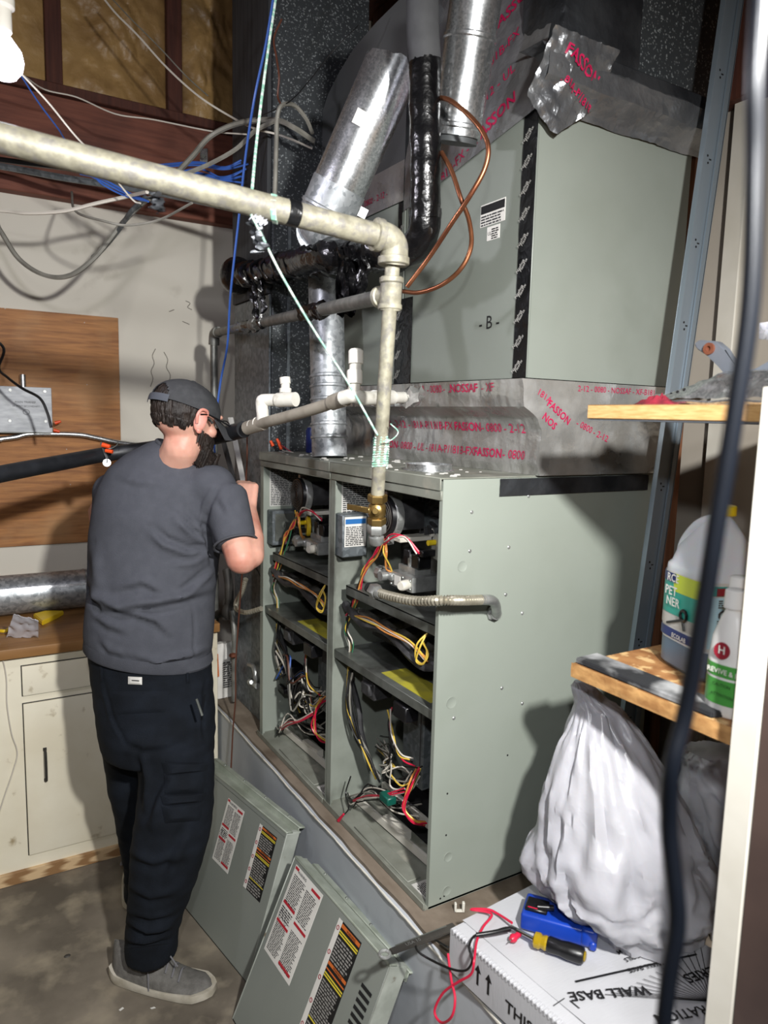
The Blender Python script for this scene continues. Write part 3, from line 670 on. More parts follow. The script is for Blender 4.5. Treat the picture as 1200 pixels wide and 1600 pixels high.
# upper furnace side flashing of foil + dark torn tape below it
tapestrip(tr, 'torn_foil_edge', foilk, (.155, -.001, T-.045), (1, 0, 0), (0, 0, 1), .50, .04, nu=50, nv=4, seed=4, amp=.004)
# plenum above the near coil with ledge
pl = thing('supply_plenum', 'speckled sheet metal plenum with foil-taped ledge above the near coil', 'duct', (.45, W/2, ZT))
one('plenum_body', galvs, pl, lambda b: box(b, (.30, .04, ZT+.02), (.895, W-.03, ZC-.01)))
def ledge(b):
    def f(u, v):
        a = 2*math.pi*0
        X = .19+.58*u; prof = [(-.006, ZT-.035), (-.012, ZT-.02), (-.05, ZT+.012), (-.055, ZT+.055), (-.03, ZT+.085), (.045, ZT+.09)]
        k = v*(len(prof)-1); i = min(int(k), len(prof)-2); fr = k-i; y = prof[i][0]*(1-fr)+prof[i+1][0]*fr; z = prof[i][1]*(1-fr)+prof[i+1][1]*fr
        n1 = noise.noise(V((X*10, y*30, z*30)))*.004+abs(noise.noise(V((X*45, y*60, z*60))))*.004
        return (X, y-n1, z+.4*n1)
    grid(b, f, 60, 20)
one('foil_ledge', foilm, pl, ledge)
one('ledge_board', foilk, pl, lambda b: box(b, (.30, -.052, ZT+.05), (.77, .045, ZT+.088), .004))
# front foil sheet over the coil top, leaning back, with diagonal print
def fsheet(b):
    def f(u, v):
        y = .0+u*(W); z = ZT-.13+v*.62+0.10*(1-u)*(1-v)
        zz = z; x = XC-.004 if zz < ZT else XC-.004+(zz-ZT)*.18
        return (x-.004*abs(noise.noise(V((y*30, z*30, 7))))-.002, y, z)
    grid(b, f, 50, 44)
fs = one('foil_front', foil, pl, fsheet)
fa = .36
for k, row in enumerate(([(0, '181B-FX -'), (.165, '*FASSON')], [(.04, '- 0800 - 2-12 - UL')], [(0.03, '- 181A-P/181B-FX')], [(.0, '181B-FX -'), (.165, '*FASSON')], [(.0, '- 0800 - 2-12 - UL -')], [(0, '181A-P/181B-FX')])):
    for dx, st in row:
        bo = st.startswith('*'); st = st.lstrip('*')
        one('tape_print', magenta, fs, lambda b: (text_bm(b, st, (XC-.02, .37-dx*math.cos(fa), ZT-.105+k*.086+dx*math.sin(fa)), (0, -math.cos(fa), math.sin(fa)), (0, math.sin(fa), math.cos(fa)), .042 if bo else .034, bold=bo), drape(b, fs, (1, 0, 0), .0016)))
# crumpled corner flap of tape
def flap(b):
    def f(u, v):
        X = .19+.19*u-.03*v; z = ZT+.10-.19*v*(1-.35*abs(u-.45)*2)
        return (X, -.022-.045*(1-v)*(1-.0*u)-.012*abs(noise.noise(V((X*30, z*30, 3))))-.006*noise.noise(V((X*70, z*60, 3))), z)
    grid(b, f, 26, 26)
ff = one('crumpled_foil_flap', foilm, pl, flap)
for st, p_, z_ in (('FASSON', (.225, -.088, ZT+.060), .032), ('181A-P/181B', (.225, -.076, ZT+.012), .022)): one('tape_print', magenta, ff, lambda b: (text_bm(b, st, p_, (.94, 0, -.34), (.34, 0, .94), z_, bold=True), drape(b, ff, (0, 1, 0), .004)))
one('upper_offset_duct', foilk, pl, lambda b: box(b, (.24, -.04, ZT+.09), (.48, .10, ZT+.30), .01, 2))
# far plenum: big curved duct elbow
fp = thing('curved_duct', 'large shaded duct curving away above the far coil cabinet', 'duct', (.45, .8, ZT))
def curved(b):
    out = [(W+.02, ZT+.001), (1.078, ZT+.001), (1.13, ZT+.08), (1.15, ZT+.16), (1.145, ZT+.23), (1.12, ZT+.30), (1.06, ZT+.36), (.98, ZT+.40), (.88, ZT+.435), (.74, ZT+.452), (W+.02, ZT+.46)]
    prism(b, [V((.225, y, z)) for y, z in out], (.45, 0, 0))
one('duct_elbow', plen, fp, curved, ang=50)
ft = tapestrip(fp, 'foil_joint_tape', foild, (XC-.006, 1.08, ZT-.10), (0, -1, 0), (0, 0, 1), .54, .11, txt=[[(.30, '- 0800 - 2-12 -'), (.02, '- 0800 - 2-12')]], size=.026, seed=8)
# return duct column left of the furnaces
q1 = on(425, 500, 'x', .045)
rc = thing('return_duct', 'tall speckled galvanised duct column left of the far furnace', 'duct', (.2, 1.3, P))
yb = q1.y
one('duct_body', galvs, rc, lambda b: box(b, (.045, yb, P+.001), (.40, 1.46, ZC-.01), .004))
one('corner_board', dkwood, rc, lambda b: box(b, (.030, yb+.01, 2.05), (.044, 1.455, ZC-.01), .002))
one('front_sheet', galvd, rc, lambda b: box(b, (.037, yb+.005, P+.001), (.0445, 1.455, 2.048), .002))
one('duct_seam', galvd, rc, lambda b: (box(b, (.10, yb-.004, P+.001), (.112, yb, 2.3), .001), obox(b, (.034, yb+.02, 1.02), (.003, 0, 0), (0, .30, .14), (0, 0, .012))))
# ------------------------------------------------ vent pipes
vp_ = thing('vent_pipe', 'vertical galvanised vent pipe rising from the far furnace top', 'pipe', (.09, .725, T))
r4 = .054
b0 = V((.085, .725, T+.002)); b1 = px(508, 390, .10); b1 = V((.10, b1.y, b1.z))
def ringed(b, p0, p1, r, beads=(), seg=28):
    d = p1-p0; L_ = d.length; pr = [(r, 0)]
    for t in sorted(beads):
        pr += [(r, t-.006), (r+.003, t-.003), (r+.003, t+.003), (r-.0005, t+.006)]
    pr.append((r, L_)); lathe(b, p0, d, pr, seg)
one('pipe_body', galv, vp_, lambda b: ringed(b, b0, b1, r4, (.06, .10, .175, .215, .245)))
for z in (.09, .2, .32):
    one('seam_screw', castal, vp_, lambda b: lathe(b, b0+(b1-b0).normalized()*z+V((-.045, -.034, 0)), (-.8, -.6, 0), [(.004, 0), (.003, .003)], 8))
dv = thing('slanted_vent_pipe', 'bright galvanised vent pipe slanting up, torn open at its top end', 'pipe', tuple(at(513, 345, 1.86)))
p0 = at(511, 335, 1.86); p1 = at(613, 105, 1.74)
dd = (p1-p0).normalized(); LL = (p1-p0).length
def slp(b):
    u, v = frame(dd); rings = []
    for i, t in enumerate((0, .02, .05, .09, .3, .6, .9, 1.0)):
        r = .068 if t > .05 else .066
        rings.append([p0+dd*(LL*t+(.018*noise.noise(V((k*.9, 3, 1)))+.02*max(0, math.cos(2*math.pi*k/28-1.0)) if t == 1.0 else 0))+u*(r*math.cos(2*math.pi*k/28))+v*(r*math.sin(2*math.pi*k/28)) for k in range(28)])
    loftr(b, rings, cap=False)
    loftr(b, [[c+(p0+dd*t_-c)*.03 for c in rg_] for rg_, t_ in ((rings[-1], LL), (rings[0], 0))], cap=True)
one('pipe_body', galvb, dv, slp)
one('crimped_collar', galv, dv, lambda b: ringed(b, p0-dd*.02, p0+dd*.075, .0705, (.03,)))
one('elbow', galv, dv, lambda b: (ell(b, p0-dd*.01+V((0, 0, -.01)), .069, .069, .069, seg=24, rings=14), ringed(b, b1-V((0, 0, .02)), p0-dd*.04+V((0, 0, -.005)), .062, (.03,))))
sd = dd
lab = at(549, 184, 1.70)
nrm = (CAM-lab).normalized(); uu = (dd.cross(nrm)).normalized()
lo_ = p0+dd*((at(549, 184, 1.8)-p0).dot(dd)); nn = (nrm-dd*nrm.dot(dd)).normalized(); ctr = lo_+nn*.0685-uu*-.018
lb = one('pipe_label', paper, dv, lambda b: obox(b, lo_+(nn*.066+uu*-.036)-dd*.016, uu*.03, dd*.034, nn*.004))
tabp = p0+dd*.045+uu*.075
one('strap_tab', galvb, dv, lambda b: (obox(b, tabp+nn*-.002-dd*.012-uu*.01, uu*.026, dd*.024, nn*.002, .0), lathe(b, tabp+uu*.008, nn, [(.005, 0), (.004, .004)], 10)))
rv = thing('hanging_vent_pipe', 'bright galvanised pipe section hanging open-ended beside the copper loop', 'pipe', tuple(at(710, 225, 1.62)))
q0 = at(712, 215, 1.62); q1_ = at(752, -60, 1.50)
one('pipe_body', galvb, rv, lambda b: ringed(b, q0, q1_, .055, (.02, .19)))
one('pipe_end', skinfur, rv, lambda b: ringed(b, q0-(q1_-q0).normalized()*.012, q0, .049))
# ------------------------------------------------ black wrapped line
bw = thing('wrapped_refrigerant_line', 'thick line set wrapped in shiny black tape, bending toward the wall', 'pipe', tuple(at(662, 380, 1.66)))
top = at(661, -60, 1.50); mid = at(664, 95, 1.53)
one('foam_sleeve', foam, bw, lambda b: tube(b, [top, at(660, 30, 1.51), mid], .034, 18, 3))
one('taped_vertical_run', btape, bw, lambda b: tube(b, [mid-V((0, 0, .0)), at(664, 180, 1.55), at(665, 260, 1.57), at(664, 340, 1.60)], lambda t: .0335+.0008*math.sin(t*30), 20, 14, jit=.035))
one('taped_elbow', btape, bw, lambda b: tube(b, [at(664, 325, 1.60), at(662, 362, 1.62), at(645, 388, 1.66), at(612, 398, 1.72)], .036, 20, 8, jit=.10))
hz = [at(625, 395, 1.70), at(560, 398, 1.80), at(500, 400, 1.90), px(440, 418, .0), px(395, 428, .0), V((-.0, 1.30, 2.135))]
one('taped_horizontal_run', btape, bw, lambda b: tube(b, hz, lambda t: .040+.003*math.sin(t*23)+.002*math.sin(t*61), 20, 12, jit=.22))
e = V((.0, 1.32, 2.135)); one('taped_end', btape, bw, lambda b: (ell(b, e, .062, .07, .066, seg=22, rings=14)))
for v_ in []: pass
def rag(b, a, c, wd, seed, thick=.004):
    a, c = V(a), V(c); d = c-a; u, v = frame(d)
    def f(s, t):
        p = a+d*t+u*((s-.5)*wd*(1-.2*math.sin(t*7+seed)))+v*(.02*noise.noise(V((s*3+seed, t*5, 0)))+.006*math.sin(s*14+t*5)); return p
    grid(b, f, 10, 14)
rags = [((540, 390, 1.77), (545, 480, 1.70), .05), ((560, 395, 1.76), (540, 495, 1.70), .06), ((525, 385, 1.80), (575, 420, 1.74), .06), ((480, 385, 1.86), (520, 410, 1.84), .06), ((575, 400, 1.74), (560, 470, 1.72), .03)]
for k, (a, c, wd) in enumerate(rags):
    one('loose_tape_tail', btape, bw, lambda b: rag(b, at(*a), at(*c), wd, k))
one('loose_tape_tail', btape, bw, lambda b: rag(b, px(396, 440, -.03), px(402, 510, -.03), .035, 9))
one('loose_tape_tail', btape, bw, lambda b: rag(b, px(408, 440, -.02), px(412, 500, -.02), .025, 19))
for k in range(9):
    t = k/8
    a = hz[1].lerp(hz[4], t)
    one('tape_fold', btape, bw, lambda b: tube(b, [a+V((0, 0, .045))+V((.01*math.sin(k), .02, 0)), a+V((-.045, -.01, .01)), a+V((-.035, -.03, -.03)), a+V((.02, -.02, -.045))], .004+.002*(k % 3), 5, 4, jit=.6))
# copper tubes
for k, (pts, lb_) in enumerate((([(680, 152, 1.56), (705, 158, 1.50), (742, 190, 1.46), (762, 225, 1.45), (758, 262, 1.46), (735, 305, 1.48), (705, 350, 1.52), (672, 400, 1.58), (636, 448, 1.62)], 'copper tube looping wide and crossing to the gas tee height'),
    ([(690, 238, 1.56), (706, 268, 1.54), (720, 310, 1.53), (733, 345, 1.55), (736, 385, 1.58), (720, 420, 1.60), (690, 445, 1.64), (655, 457, 1.68), (628, 455, 1.72)], 'copper tube curling below the hanging vent pipe'))):
    o = P_tube('copper_tube', copper, None, [at(*p) for p in pts], .0052, 10, 8); tag(o, lb_, 'tube', 'copper tubes by the coil')
# ------------------------------------------------ gas pipe
gp = thing('gas_pipe', 'thick mottled gas pipe crossing overhead and dropping to the near furnace', 'pipe', tuple(at(612, 400, 1.40)))
eb = at(606, 372, 1.36); le = at(-80, 195, 1.02)
one('long_run', gaspipe, gp, lambda b: tube(b, [le+(le-eb)*.8, le, le.lerp(eb, .5), eb], .0215, 20, 4))
dn = at(613, 440, 1.39); vb = at(590, 772, 1.53)
one('elbow_fitting', gaspipe, gp, lambda b: (tube(b, [at(588, 367, 1.353), at(604, 371, 1.36), at(615, 383, 1.37), at(616, 400, 1.375), at(615, 412, 1.38)], .0262, 18, 6), lathe(b, at(590, 367, 1.353), eb-le, [(.026, -.008), (.030, -.006), (.030, .006), (.027, .008)], 20), lathe(b, at(615, 408, 1.378), (0, 0, -1), [(.027, -.008), (.030, -.006), (.030, .006), (.027, .008)], 20)))
one('drop_pipe', gaspipe, gp, lambda b: tube(b, [at(614, 405, 1.38), at(611, 450, 1.39), at(601, 600, 1.45), vb], .0142, 16, 5))
one('tee_fitting', gaspipe, gp, lambda b: (cyl(b, at(612, 436, 1.39), at(609, 484, 1.41), .021, seg=18), lathe(b, at(612, 434, 1.39), (0, 0, -1), [(.021, -.001), (.0235, .001), (.0235, .009), (.021, .011)], 18), lathe(b, at(609, 484, 1.41), (0, 0, 1), [(.021, -.001), (.0235, .001), (.0235, .009), (.021, .011)], 18), cyl(b, at(610, 460, 1.40), at(592, 465, 1.43), .0185, seg=16), lathe(b, at(592, 465, 1.43), at(610, 460, 1.40)-at(592, 465, 1.43), [(.0185, -.002), (.0215, 0), (.0215, .009), (.0185, .011)], 18)))
ge = V((.0, 1.568, 1.955))
one('branch_pipe', gasgrey, gp, lambda b: tube(b, [at(600, 463, 1.42), at(600, 463, 1.42).lerp(ge, .5), ge], .0150, 14, 3))
one('branch_elbow', gasgrey, gp, lambda b: tube(b, [ge+V((0, -.03, 0)), ge, ge+V((0, .018, -.012)), ge+V((0, .024, -.045))], .021, 14, 5))
gb = V((.0, 1.592, P+.25)); one('branch_drop', gasgrey, gp, lambda b: tube(b, [ge+V((0, .024, -.04)), gb], .0145, 12, 2, sm=False))
one('black_tape_band', btapef, gp, lambda b: cyl(b, le.lerp(eb, (402+80)/(606+80)*1.015), le.lerp(eb, (402+80)/(606+80)*1.06), .0222, seg=20))
one('union_coupling', gasgrey, gp, lambda b: (lambda a, d: lathe(b, a, d, [(.016, -.03), (.02, -.028), (.02, -.005), (.018, 0), (.02, .005), (.02, .03)], 12))(at(600, 463, 1.42).lerp(ge, .62), ge-at(600, 463, 1.42)))
one('tape_wrap', btape, gp, lambda b: tube(b, [at(600, 463, 1.42).lerp(ge, t) for t in (.22, .25, .28, .31)], .019, 12, 4, jit=.8))
one('tape_wrap', btape, gp, lambda b: tube(b, [at(600, 463, 1.42).lerp(ge, t) for t in (.55, .58, .66, .74)], .019, 12, 4, jit=.9))
# gas shut-off valve under the drop
d2 = (at(588, 835, 1.56)-vb).normalized()
one('valve_body', brass, gp, lambda b: (hexnut(b, vb, d2, .021, .018), lathe(b, vb+d2*.018, d2, [(.013, 0), (.019, .008), (.019, .028), (.013, .036)], 14), hexnut(b, vb+d2*.052, d2, .020, .016)))
one('valve_handle', brass, gp, lambda b: (lathe(b, vb+d2*.034, (-.6, -.8, 0), [(.012, .012), (.012, .022), (.006, .024), (.006, .034)], 12), obox(b, vb+d2*.034+V((-.03, -.026, -.004)), (-.012, .075, 0), (-.006, -.001, 0), (0, 0, .012), .001)))
one('flare_fitting', castal, gp, lambda b: (hexnut(b, vb+d2*.068, d2, .021, .02), lathe(b, vb+d2*.088, d2, [(.013, 0), (.013, .006), (.017, .008), (.017, .02), (.013, .026)], 14)))
one('twine_wrap', twine, gp, lambda b: tube(b, [vb+(dn-vb)*.135+(dn-vb)*(.15*k/90)+(RT*math.cos(k*.9)+fw*math.sin(k*.9))*.0158 for k in range(91)], .0026, 5, 1, sm=False))
one('twine_wrap', twine, gp, lambda b: tube(b, [le.lerp(eb, .676+.0004*k)+(UP*math.cos(k*.7)+fw*math.sin(k*.7))*.0232 for k in range(40)], .0015, 5, 1, sm=False))
one('grey_tape_flag', foilk, gp, lambda b: rag(b, at(398, 345, 1.24), at(408, 392, 1.24), .022, 4))
one('white_tape_flag', tissue, gp, lambda b: rag(b, at(400, 335, 1.24), at(410, 352, 1.235), .016, 2))
one('duct_tape_flag', foilk, gp, lambda b: rag(b, at(243, 302, 1.14), at(248, 330, 1.14), .026, 6))
# ------------------------------------------------ white PVC
pv = thing('condensate_drain', 'white plastic condensate drain with tee and vent riser, running to the left', 'pipe', tuple(at(548, 625, 1.66)))
A = at(553, 612, 1.62)
one('vent_riser', pvc, pv, lambda b: (cyl(b, A, at(556, 556, 1.60), .0135, seg=16), lathe(b, at(556, 560, 1.60), UP, [(.0165, -.012), (.0165, .016), (.013, .02)], 18), lathe(b, at(554, 590, 1.61), UP, [(.0165, -.014), (.0175, -.01), (.0175, .012), (.0165, .016)], 18)))
one('tee_joint', pvc, pv, lambda b: (tube(b, [at(535, 622, 1.64), at(553, 618, 1.62), at(566, 622, 1.64), at(588, 622, 1.72)], .0165, 16, 4),))
one('outlet_pipe', pvc, pv, lambda b: (cyl(b, at(570, 622, 1.66), at(636, 621, 1.88), .0145, seg=16), cyl(b, at(584, 622, 1.72), at(612, 621, 1.80), .0185, seg=16)))
one('outlet_tape', foild, pv, lambda b: (tube(b, [at(630, 622, 1.86), at(642, 621, 1.88), at(653, 619, 1.93)], .020, 12, 3, jit=.8)))
B1 = at(396, 665, 1.98)
one('drain_run', pvcg, pv, lambda b: tube(b, [at(537, 624, 1.65), at(470, 645, 1.80), B1], .0145, 14, 3))
one('coupling', pvcg, pv, lambda b: cyl(b, at(519, 629, 1.69), at(540, 622, 1.645), .0185, seg=16))
one('coupling', pvcg, pv, lambda b: cyl(b, at(386, 669, 2.0), at(412, 661, 1.95), .019, seg=16))
B2 = V((-.03, YW-.05, 1.52)); bl_ = at(372, 675, 2.05)
tp_ = at(411, 660, 1.95)
one('far_tee', pvc, pv, lambda b: (tube(b, [tp_, at(410, 640, 1.95)], .0165, 14, 2, sm=False), tube(b, [at(410, 645, 1.95), at(409, 628, 1.95), at(414, 625, 1.95), at(440, 625, 1.93)], .0165, 14, 5), cyl(b, at(434, 625, 1.93), at(462, 624, 1.90), .019, seg=16)))
one('far_vent_cap', pvc, pv, lambda b: (cyl(b, at(446, 622, 1.93), at(446, 598, 1.93), .012, seg=14), cyl(b, at(446, 614, 1.93), at(446, 607, 1.93), .016, seg=14), cyl(b, at(446, 600, 1.93), at(445, 590, 1.93), .0145, seg=14)))
one('cable_tie', pvc, pv, lambda b: (lathe(b, at(394, 665, 1.98), at(396, 665, 1.98)-at(412, 660, 1.95), [(.0165, 0), (.0165, .003)], 14), lathe(b, at(404, 662, 1.965), at(396, 665, 1.98)-at(412, 660, 1.95), [(.0195, 0), (.0195, .003)], 14)))
# ================================================================ flexible connector
fx = thing('flexible_gas_connector', 'corrugated flexible gas connector hanging from the near furnace side panel', 'hose', (.02, -.03, 1.2))
fpts = [px(586, 924, -.035), px(612, 932, -.04), px(650, 939, -.04), px(690, 938, -.035), on(725, 938, 'y', -.06), on(755, 937, 'y', -.058)]
def corr(b, pts, r, n=90, amp=.0016):
    sp = smooth(pts, max(2, n//max(1, len(pts)-1)))
    m_ = len(sp); tube(b, sp, lambda t: r+amp*math.cos(t*(m_-1)*math.pi), 12, sm=False)
one('corrugated_tube', nickel, fx, lambda b: corr(b, fpts, .0095, 84, .0021))
one('flare_nut', castal, fx, lambda b: (hexnut(b, px(590, 926, -.036), px(576, 918, -.034)-px(590, 926, -.036), .019, .026), lathe(b, px(592, 927, -.037), px(576, 918, -.034)-px(590, 926, -.036), [(.011, -.012), (.014, 0)], 14)))
one('nut_opening', dark, fx, lambda b: lathe(b, px(577, 918.5, -.0345), px(576, 918, -.034)-px(590, 926, -.036), [(.012, 0), (.0125, .0035)], 16))
qe = on(770, 957, 'y', .0)
one('elbow_connector', castal, fx, lambda b: (tube(b, [on(752, 937, 'y', -.058), on(768, 938, 'y', -.055), on(774, 945, 'y', -.04), (qe.x, -.012, qe.z), (qe.x, -.001, qe.z)], .0115, 12, 5), lathe(b, (qe.x, -.001, qe.z), (0, -1, 0), [(.019, 0), (.019, .004), (.015, .006), (.015, .014)], 8)))
# ================================================================ door panels leaning on the platform
def door(bl, tl, wdir, wd, lab, n=0, rb=.0, rh_=0):
    bl, tl = V(bl), V(tl); u = V(wdir).normalized(); v = (tl-bl); ht = v.length; v.normalize(); nrm = u.cross(v).normalized()
    if nrm.dot(CAM-bl) < 0: nrm = -nrm
    bk = -nrm
    t = thing('furnace_door', lab, 'door panel', tuple(bl+u*wd/2), 'door panels leaning on the platform')
    Q = lambda a, c, d=0: bl+u*a+v*c+nrm*d
    def ob(b, a, c, d, la, lc, ld, bev=0): obox(b, Q(a, c, d), u*la, v*lc, nrm*ld, bev)
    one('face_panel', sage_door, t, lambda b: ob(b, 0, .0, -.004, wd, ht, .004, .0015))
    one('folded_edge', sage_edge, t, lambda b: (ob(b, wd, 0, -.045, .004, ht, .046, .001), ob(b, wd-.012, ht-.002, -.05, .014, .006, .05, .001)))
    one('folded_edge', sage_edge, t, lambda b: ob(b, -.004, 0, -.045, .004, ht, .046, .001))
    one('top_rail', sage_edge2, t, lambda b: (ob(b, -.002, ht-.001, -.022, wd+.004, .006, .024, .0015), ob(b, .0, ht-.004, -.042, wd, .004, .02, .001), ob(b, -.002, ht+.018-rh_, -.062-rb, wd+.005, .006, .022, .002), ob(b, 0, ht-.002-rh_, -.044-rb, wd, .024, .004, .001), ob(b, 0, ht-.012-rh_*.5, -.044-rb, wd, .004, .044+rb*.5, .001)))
    one('bottom_edge', blackp, t, lambda b: ob(b, 0, -.0, -.04, wd, .003, .04))
    for k in range(4): one('door_screw', steel, t, lambda b: lathe(b, Q(wd*(.12+.25*k), ht+.0245-rh_, -.05-rb), v, [(.004, 0), (.003, .003)], 6))
    # white and red instruction sheet
    def sheet(a, c, w_, h, seed):
        s = one('instruction_label', paper, t, lambda b: ob(b, a, c, .0, w_, h, .0008))
        def tx(b):
            printlines(b, Q(a+.008, c+.01, .001), u, v, w_*.42, h*.32, 16, seed=seed, off=0); printlines(b, Q(a+w_*.53, c+.01, .001), u, v, w_*.40, h*.40, 20, seed=seed+1, off=0)
            printlines(b, Q(a+.008, c+h*.42, .001), u, v, w_*.42, h*.13, 5, seed=seed+2, off=0); printlines(b, Q(a+.01, c+h*.60, .001), u, v, w_*.42, h*.32, 15, seed=seed+3, off=0)
            printlines(b, Q(a+w_*.53, c+h*.56, .001), u, v, w_*.4, h*.34, 16, seed=seed+4, off=0)
            for (x, y) in ((.1, .445), (.22, .46), (.32, .44)):
                c_ = Q(a+w_*x, c+h*y, .001); tube(b, [c_+u*(.008*math.cos(k))+v*(.012*math.sin(k)) for k in range(7)], .0007, 4, sm=False)
            text_bm(b, 'WARNING', Q(a+w_*.14, c+h*.945, .001), u, v, .010, bold=True)
        one('label_text', inkg, s, tx, kind='stuff')
        one('red_heading', red, s, lambda b: [ob(b, a+w_*x, c+h*y, .0009, w_*l, .007, .0004) for x, y, l in ((.02, .96, .13), (.66, .93, .30), (.04, .57, .42), (.53, .50, .42), (.04, .36, .42), (.52, .05, .42))])
        return s
    def warn(a, c, w_, h, seed):
        s = one('warning_label', ink, t, lambda b: ob(b, a, c, .0, w_, h, .0008))
        one('white_margin', paper, s, lambda b: ob(b, a, c, .0009, w_*.17, h, .0004))
        for y, hh, m in ((.955, .030, orange), (.918, .012, yellow), (.897, .012, yellow), (.64, .026, orange), (.60, .012, orange), (.565, .012, yellow), (.543, .012, yellow), (.19, .012, yellow)):
            one('colour_band', m, s, lambda b: ob(b, a+w_*.18, c+h*y, .0009, w_*.8, h*hh, .0004))
        def tx(b):
            for (y0_, y1_) in ((.68, .885), (.21, .53), (.02, .175)): printlines(b, Q(a+w_*.2, c+h*y0_, .0010), u, v, w_*.76, h*(y1_-y0_), max(4, int((y1_-y0_)*h/.0065)), seed=seed, off=0)
        one('label_text', mat('dim_print', '8e8c88', rough=.6), s, tx, kind='stuff')
        one('margin_icons', maroon, s, lambda b: [tube(b, [Q(a+w_*.085, c+h*y, .0016)+u*(.005*math.cos(k))+v*(.005*math.sin(k)) for k in range(7)], .0011, 4, sm=False) for y in (.93, .72, .5, .3, .1)])
        one('band_text', ink, s, lambda b: [text_bm(b, 'WARNING', Q(a+w_*.42, c+h*(y+.004), .0014), u, v, .0085, bold=True) for y in (.955, .64)])
    if n == 0:   # far one
        sheet(wd-.335, ht-.235, .105, .20, 31); warn(wd-.135, ht-.225, .098, .195, 41)
    else:
        sheet(.018, ht-.245, .155, .235, 51); warn(wd-.215, ht-.30, .105, .285, 61)
        one('louver_plate', sage_edge, t, lambda b: ob(b, wd+.003, ht-.40, -.05, .003, .4, .052))
        for k in range(16):
            one('louver_slot', dark, t, lambda b: obox(b, Q(wd-.062, ht-.085-.0165*k, .0012), u*.042, v*.008, nrm*.0006))
    return t
door((-.331, 1.09, .002), (-.205, 1.10, .425), (.16, -.985, 0), .545, 'grey-green furnace door with two labels leaning beside the man’s leg', 0, .0, .006)
door((-.322, .447, .002), (-.135, .462, .412), (.045, -.999, 0), .478, 'nearest grey-green furnace door with large white and red sheet and louvers', 1, .026, .034)
# ================================================================ wrench
wr = thing('adjustable_wrench', 'dark steel wrench with ring end bridging platform edge and white carton', 'wrench', (-.09, -.1, .52))
wa, wb = on(601, 1493, 'z', .53), on(712, 1450, 'z', .53)
wu = (wb-wa).normalized(); wv = V((-wu.y, wu.x, 0))
one('handle_bar', blackmetal, wr, lambda b: (prism(b, [wa+wu*.014+wv*.008, wa+wu*.014-wv*.008, wb-wv*.013, wb+wv*.013], (0, 0, .006), bev=.0015)))
one('handle_ring', castal, wr, lambda b: tube(b, [wa+wu*(.011*math.cos(k*.4))+wv*(.011*math.sin(k*.4))+V((0, 0, .003)) for k in range(17)], .0035, 8, sm=False))
one('raised_rib', steel, wr, lambda b: obox(b, wa+wu*.03+wv*.007+V((0, 0, .006)), wu*.13, wv*.002, (0, 0, .0012)))
letters('stamped_print', castal, wr, [('USA 10', wa+wu*.05-wv*.005+V((0, 0, .0068)), wu, wv, .012)])
# ================================================================ carton
bx = thing('carton', 'white printed cardboard carton lying on the platform under the plastic bag', 'box', (.08, -.4, P))
ca = on(703, 1447, 'z', .60); cb_ = on(805, 1395, 'z', .60)
e1 = (cb_-ca).normalized(); e2 = V((e1.y, -e1.x, 0)); 
if e2.y > 0: e2 = -e2
CL, CW_, CZ = .66, .40, .098
Bq = lambda a, c, z=0: V((ca.x, ca.y, P))+e1*a+e2*c+V((0, 0, z))
one('box_body', carton, bx, lambda b: obox(b, Bq(0, 0, .001), e1*CW_, e2*CL, (0, 0, CZ-.004), .002))
def lidf(b):
    grid(b, lambda u, v: Bq(.035+(CW_-.035)*u, CL*v, CZ+.001+.003*noise.noise(V((u*3, v*5, 1)))-.006*(v > .97)), 14, 24)
lid = one('lid_flap', carton, bx, lidf)
one('side_flap', carton, bx, lambda b: (prism(b, [Bq(.0, .01, CZ-.004), Bq(.034, .01, CZ+.001), Bq(.034, .01, CZ-.002), Bq(.0, .01, CZ-.010)], e2*(CL-.02))))
one('corrugated_edge', carton, bx, lambda b: [obox(b, Bq(-.001, .008+k*.0095, CZ-.012), e1*.012, e2*.006, (0, 0, .012), .0015) for k in range(66)], kind='stuff')
one('cut_slit', blackd, bx, lambda b: (obox(b, Bq(.02, .26, CZ+.0015), e1*.03, e2*.002, (0, 0, .0004)), obox(b, Bq(.052, .27, CZ-.002), e1*.004, e2*.16, (0, 0, .0035))))
items = [('WALL BASE', (1010, 1540), (918, 1548), .030), ("S WALL BASE", (1040, 1500), (940, 1523), .015), ('COILS', (998, 1490), (962, 1502), .014), ('M', (968, 1484), (955, 1490), .014),
         ('DRATION', (1115, 1568), (990, 1592), .028), ('JH', (880, 1408), (862, 1420), .022), ('SERIES', (1118, 1508), (1040, 1532), .030)]
for s_, p_, q_, size in items:
    a_ = on(*p_, 'z', P+CZ+.005); c_ = on(*q_, 'z', P+CZ+.005); u_ = (c_-a_).normalized()
    one('lid_print', ink, lid, lambda b: text_bm(b, s_, a_, u_, V((-u_.y, u_.x, 0)), size, bold=True))
def stripe(b):
    a = on(900, 1535, 'z', P+CZ+.005); c = on(1090, 1492, 'z', P+CZ+.005); d = (c-a); n_ = V((-d.y, d.x, 0)).normalized()*.0045; quad(b, a, c, c+n_, a+n_)
one('lid_print', ink, lid, stripe)
def fan_(b):
    f0 = on(1112, 1565, 'z', P+CZ+.005)
    for k in range(16):
        e_ = on(945+k*10, 1558-abs(k-3)*1.5-k*4, 'z', P+CZ+.005); d = (e_-f0).normalized(); n_ = V((-d.y, d.x, 0))*.0007; quad(b, f0-n_, e_-n_, e_+n_, f0+n_)
one('fan_line_print', ink, lid, fan_)
